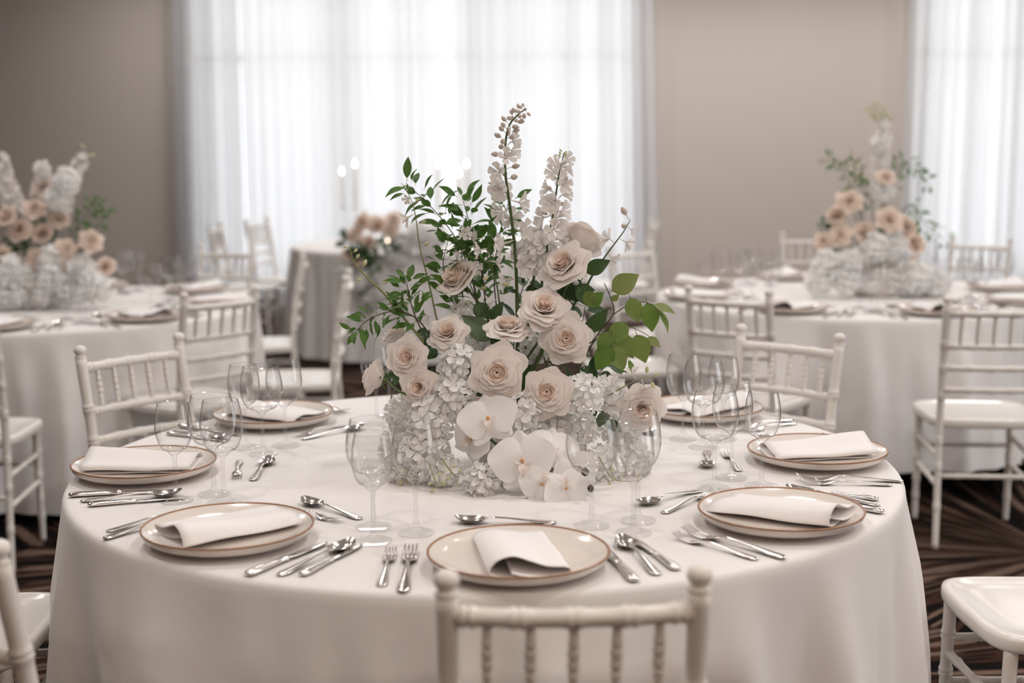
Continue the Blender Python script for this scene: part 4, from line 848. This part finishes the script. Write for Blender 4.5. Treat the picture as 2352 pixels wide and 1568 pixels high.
# ------------------------------------------------------------------ rear centrepieces and candles (out of focus: flowers without parts)
def whole_rose(rings, meshes, seed):
    rs = random.Random(seed); parts = []
    for i, (n, r, h, ha, cup, curl, bz) in enumerate(rings):
        off = i * 2.4
        for k in range(n):
            m = meshes[i][(k + i) % 2]; vf = ([q.co for q in m.vertices], [tuple(p.vertices) for p in m.polygons])
            parts.append(xf(vf, MW((0, 0, bz), Matrix.Rotation(off + 2 * PI * k / n, 3, 'Z') @ Matrix.Rotation(rs.uniform(-.04, .07), 3, 'Y'), rs.uniform(.95, 1.05))))
    return ME('rose_bloom', *join(parts), M_ROSEBK)
BLOOM = [whole_rose(RINGS, ROSE_O, 1), whole_rose(RINGS, ROSE_O, 2), whole_rose(RINGS_T, ROSE_T, 3)]
def whole_hyd(seed, n=36):
    rs = random.Random(seed); parts = [lathe([(.001, -.75), (.5, -.5), (.7, 0), (.5, .5), (.001, .75)], 12)]
    for d in hemi_dirs(n, (0, 0, 1), 2.7):
        m = FLORET[rs.randrange(4)]; vf = ([q.co for q in m.vertices], [tuple(p.vertices) for p in m.polygons])
        ax = (d + Vector((rs.uniform(-.4, .4), rs.uniform(-.4, .4), rs.uniform(-.4, .4)))).normalized()
        parts.append(xf(vf, MW(d * rs.uniform(.70, 1.15), frame(ax), .42 * rs.uniform(.8, 1.25))))
    return ME('hydrangea_head', *join(parts), M_WHITE)
HYD = [whole_hyd(1), whole_hyd(2)]
ORD = ['topmost', 'second highest', 'third highest', 'fourth highest', 'fifth highest', 'sixth highest', 'seventh highest', 'eighth highest', 'ninth highest', 'tenth highest', 'eleventh highest', 'twelfth highest', 'thirteenth highest', 'fourteenth highest', 'fifteenth highest', 'sixteenth highest']
def rear_bouquet(word, Yc, roses, hyds, base):
    ctr = at(*base, Yc); bowl = OB('flower_bowl', v.data, loc=(ctr.x, Yc, ZT)); TAG(bowl, 'blurred cream bowl under the %s flowers' % word, 'bowl')
    heart = Vector((ctr.x, Yc, .92))
    for i, (x, y, d) in enumerate(sorted(roses, key=lambda q: q[1])):
        Y = Yc - .10 + .10 * random.random(); c = at(x, y, Y); ax = (c - heart) * 1.2 + Vector((0, -.45, .12)); s = msize(d, Y) / 2
        o = EMPTY('rose', c); OB('bloom', BLOOM[i % 3], o, mw=MW(-ax.normalized() * s * .3, frame(ax) @ Matrix.Rotation(i, 3, 'Z'), s))
        e = heart + Vector((0, 0, -.04)) - c; OB('stem', stem_mesh('rear_stem', [-ax.normalized() * s * .3, e * .5 - ax.normalized() * .02, e], .003, .003, None, 4, 5), o)
        TAG(o, 'blurred peach rose, %s in the %s flowers' % (ORD[i], word), 'rose', 'roses in the %s flowers' % word)
    for i, (x, y, r) in enumerate(sorted(hyds, key=lambda q: q[1])):
        Y = Yc - .13 + .10 * random.random(); c = at(x, y, Y); s = msize(r, Y); c.z = max(c.z, ZT + s * 1.1)
        o = OB('hydrangea', HYD[i % 2], mw=MW(c, frame(Vector((random.uniform(-.5, .5), -1, .5))), s))
        TAG(o, 'blurred white flower head, %s in the %s flowers' % (ORD[i], word), 'hydrangea', 'white flower heads in the %s flowers' % word)
    return heart
YL, YR = 3.05, 3.28
rear_bouquet('left rear', YL, [(101, 430, 46), (79, 477, 47), (136, 503, 40), (44, 527, 50), (97, 537, 46), (16, 499, 48), (85, 596, 48), (6, 593, 52), (210, 552, 46), (151, 571, 42), (156, 607, 40), (243, 612, 40)],
             [(98, 388, 18), (152, 417, 27), (130, 452, 25), (120, 600, 30), (185, 612, 32), (205, 650, 32), (60, 640, 30), (105, 672, 32), (165, 665, 34), (28, 625, 32), (30, 680, 34), (225, 660, 30), (120, 640, 30), (65, 690, 28), (-20, 650, 34)], (90, 690))
rear_bouquet('right rear', YR, [(1951, 460, 52), (1922, 496, 46), (1929, 538, 46), (2044, 503, 54), (2083, 520, 48), (1985, 533, 44), (2101, 560, 46), (1890, 553, 38), (2035, 405, 38), (1981, 601, 38), (2101, 603, 30)],
             [(2022, 330, 20), (2030, 440, 22), (2010, 570, 30), (2050, 560, 30), (1900, 612, 32), (1945, 635, 34), (1995, 640, 34), (2055, 640, 36), (2105, 640, 34), (2150, 662, 30), (1880, 645, 30), (2030, 672, 30), (2085, 672, 30), (1955, 600, 28), (2120, 680, 26)], (2010, 680))
def wspike(pts, Y, n, fs, label, group, green=0, t0=.3):
    it = [(t0 + (1 - t0) * q / n, q * 2.4, 'g' if q >= n - green else 'f', fs * (1 - .45 * q / n), .2) for q in range(n)]
    spike('flower_spike', pxl(pts, Y), .004, it, label, 'flower spike', group)
GRL = 'spikes in the left rear flowers'; GRR = 'spikes in the right rear flowers'
wspike([(120, 600), (140, 480), (165, 410), (205, 342)], YL, 22, .034, 'white flower spike leaning right in the left rear flowers', GRL, 2)
wspike([(60, 600), (35, 480), (15, 420), (2, 355)], YL, 24, .036, 'white flower spike cut by the left picture edge', GRL)
wspike([(95, 600), (96, 470), (98, 375)], YL, 14, .032, 'short upright white spike in the left rear flowers', GRL, 0, .6)
wspike([(2020, 600), (2030, 460), (2022, 380), (2030, 300), (2024, 265), (1998, 244)], YR, 40, .030, 'tall spike with a bent green tip in the right rear flowers', GRR, 18)
wspike([(1990, 600), (1970, 460), (1962, 400), (1955, 340)], YR, 18, .020, 'thin greenish spike at the left of the right rear flowers', GRR, 14)
GBL = 'foliage in the rear flowers'
for i, (pts, Y, n, k, lab) in enumerate((([(110, 600), (170, 530), (200, 490), (225, 455)], YL, 30, 's', 'green branch right of the left rear flowers'), ([(120, 600), (200, 540), (235, 505), (240, 490)], YL - .05, 24, 's', 'lower green branch at the right of the left rear flowers'), ([(60, 620), (60, 540), (120, 480), (110, 430)], YL + .05, 22, 'd', 'dark foliage inside the left rear flowers'), ([(90, 640), (50, 570), (20, 540), (10, 480)], YL + .05, 20, 'd', 'dark foliage at the left picture edge'),
    ([(1990, 560), (1975, 470), (1940, 400), (1898, 358)], YR, 34, 's', 'green branch reaching left from the right rear flowers'), ([(2010, 540), (2000, 460), (1975, 420), (1960, 370)], YR + .05, 30, 's', 'upright green branch in the right rear flowers'), ([(2020, 540), (2050, 430), (2075, 370), (2140, 430)], YR, 32, 's', 'dark arching branch at the top of the right rear flowers'), ([(2040, 540), (2090, 470), (2130, 520), (2180, 560)], YR - .05, 24, 's', 'branch hanging out to the right of the right rear flowers'), ([(2000, 640), (1990, 560), (2030, 540), (2080, 560)], YR + .04, 30, 'd', 'dark foliage inside the right rear flowers'), ([(1990, 640), (1930, 570), (1910, 540), (1890, 510)], YR + .03, 22, 'd', 'dark foliage at the left of the right rear flowers'))):
    branch(pxl(pts, Y), .003, n, msize(20 if k == 's' else 24, Y), lab, GBL, k, .25, i + 90)
# far table: flowers spilling over the edge and thin candles
YF_ = 5.93
for i, (x, y, d) in enumerate(sorted([(835, 512, 40), (868, 520, 42), (898, 528, 36), (815, 540, 32), (850, 560, 34), (825, 600, 30), (800, 585, 28), (905, 505, 34)], key=lambda q: q[1])):
    c = at(x, y, YF_ - .06); s = msize(d, YF_) / 2
    o = OB('rose', BLOOM[i % 3], mw=MW(c, frame(Vector((random.uniform(-.6, .6), -1, .5))), s)); TAG(o, 'faint peach rose, %s on the far table edge' % ORD[i], 'rose', 'roses on the far table edge')
for i, (x, y, r) in enumerate(sorted([(960, 535, 26), (1000, 540, 26), (930, 560, 24), (985, 565, 24), (830, 650, 22), (855, 630, 22), (870, 670, 20), (915, 590, 22), (845, 690, 18), (795, 620, 20)], key=lambda q: q[1])):
    c = at(x, y, YF_ - .04); s = msize(r, YF_); o = OB('hydrangea', HYD[i % 2], mw=MW(c, frame((0, -1, .4)), s)); TAG(o, 'faint white flower head, %s on the far table edge' % ORD[i], 'hydrangea', 'white flower heads on the far table edge')
for i, (pts, lab) in enumerate((([(860, 560), (830, 570), (800, 560), (788, 550)], 'left'), ([(860, 570), (890, 560), (915, 555), (930, 560)], 'right'), ([(855, 560), (860, 600), (850, 640), (840, 690)], 'hanging'), ([(850, 550), (845, 580), (820, 590), (800, 610)], 'low left'))):
    branch(pxl(pts, YF_ - .05), .003, 26, msize(26, YF_), 'dark %s foliage on the far table edge' % lab, 'foliage on the far table edge', 'd', .05, i + 120, M_STEM)
STICK = lathe([(.002, 0), (.045, 0), (.045, .006), (.012, .014), (.007, .03), (.006, .12), (.010, .13), (.006, .14), (.006, .22), (.014, .235), (.016, .25), (.010, .25)], 16)
STICK_M = ME('candlestick', *STICK, M_GLASS); FL = ME('flame', *lathe([(.001, 0), (.006, .008), (.0075, .016), (.004, .03), (.001, .042)], 10), M_FLAME)
for i, (x, y, Y, lab) in enumerate(((785, 390, 6.9, 'leftmost'), (815, 373, 6.65, 'second from left'), (1005, 373, 6.6, 'third from left'), (1055, 395, 6.95, 'second from right'), (1072, 373, 6.7, 'rightmost'))):
    t = at(x, y, Y); H = t.z - ZT; o = EMPTY('candle', (t.x, Y, ZT)); OB('candlestick', STICK_M, o)
    hc = H - .245 - .03; OB('taper', ME('taper', *lathe([(.002, .245), (.011, .245), (.0095, .245 + hc - .003), (.006, .245 + hc), (.002, .245 + hc)], 12), M_WAX), o); OB('flame', FL, o, (0, 0, .247 + hc))
    TAG(o, 'lit taper candle on the far table, %s of five' % lab, 'candle', 'taper candles on the far table')
VOT = ME('votive_glass', *lathe([(.002, .0), (.03, 0), (.034, .01), (.036, .07), (.0345, .07), (.032, .012), (.002, .008)], 18), M_GLASS); VOW = ME('wax', *lathe([(.002, .009), (.03, .01), (.031, .03), (.002, .03)], 16), M_WAX)
for x, y, Y, lab in ((890, 512, 6.25, 'left'), (930, 520, 6.2, 'right')):
    t = at(x, y, Y); o = EMPTY('tea_light', (t.x, Y, ZT)); OB('votive_glass', VOT, o); OB('wax', VOW, o); OB('flame', FL, o, (0, 0, .03)); TAG(o, '%s of two small glass tea lights on the far table' % lab, 'candle', 'tea lights on the far table')
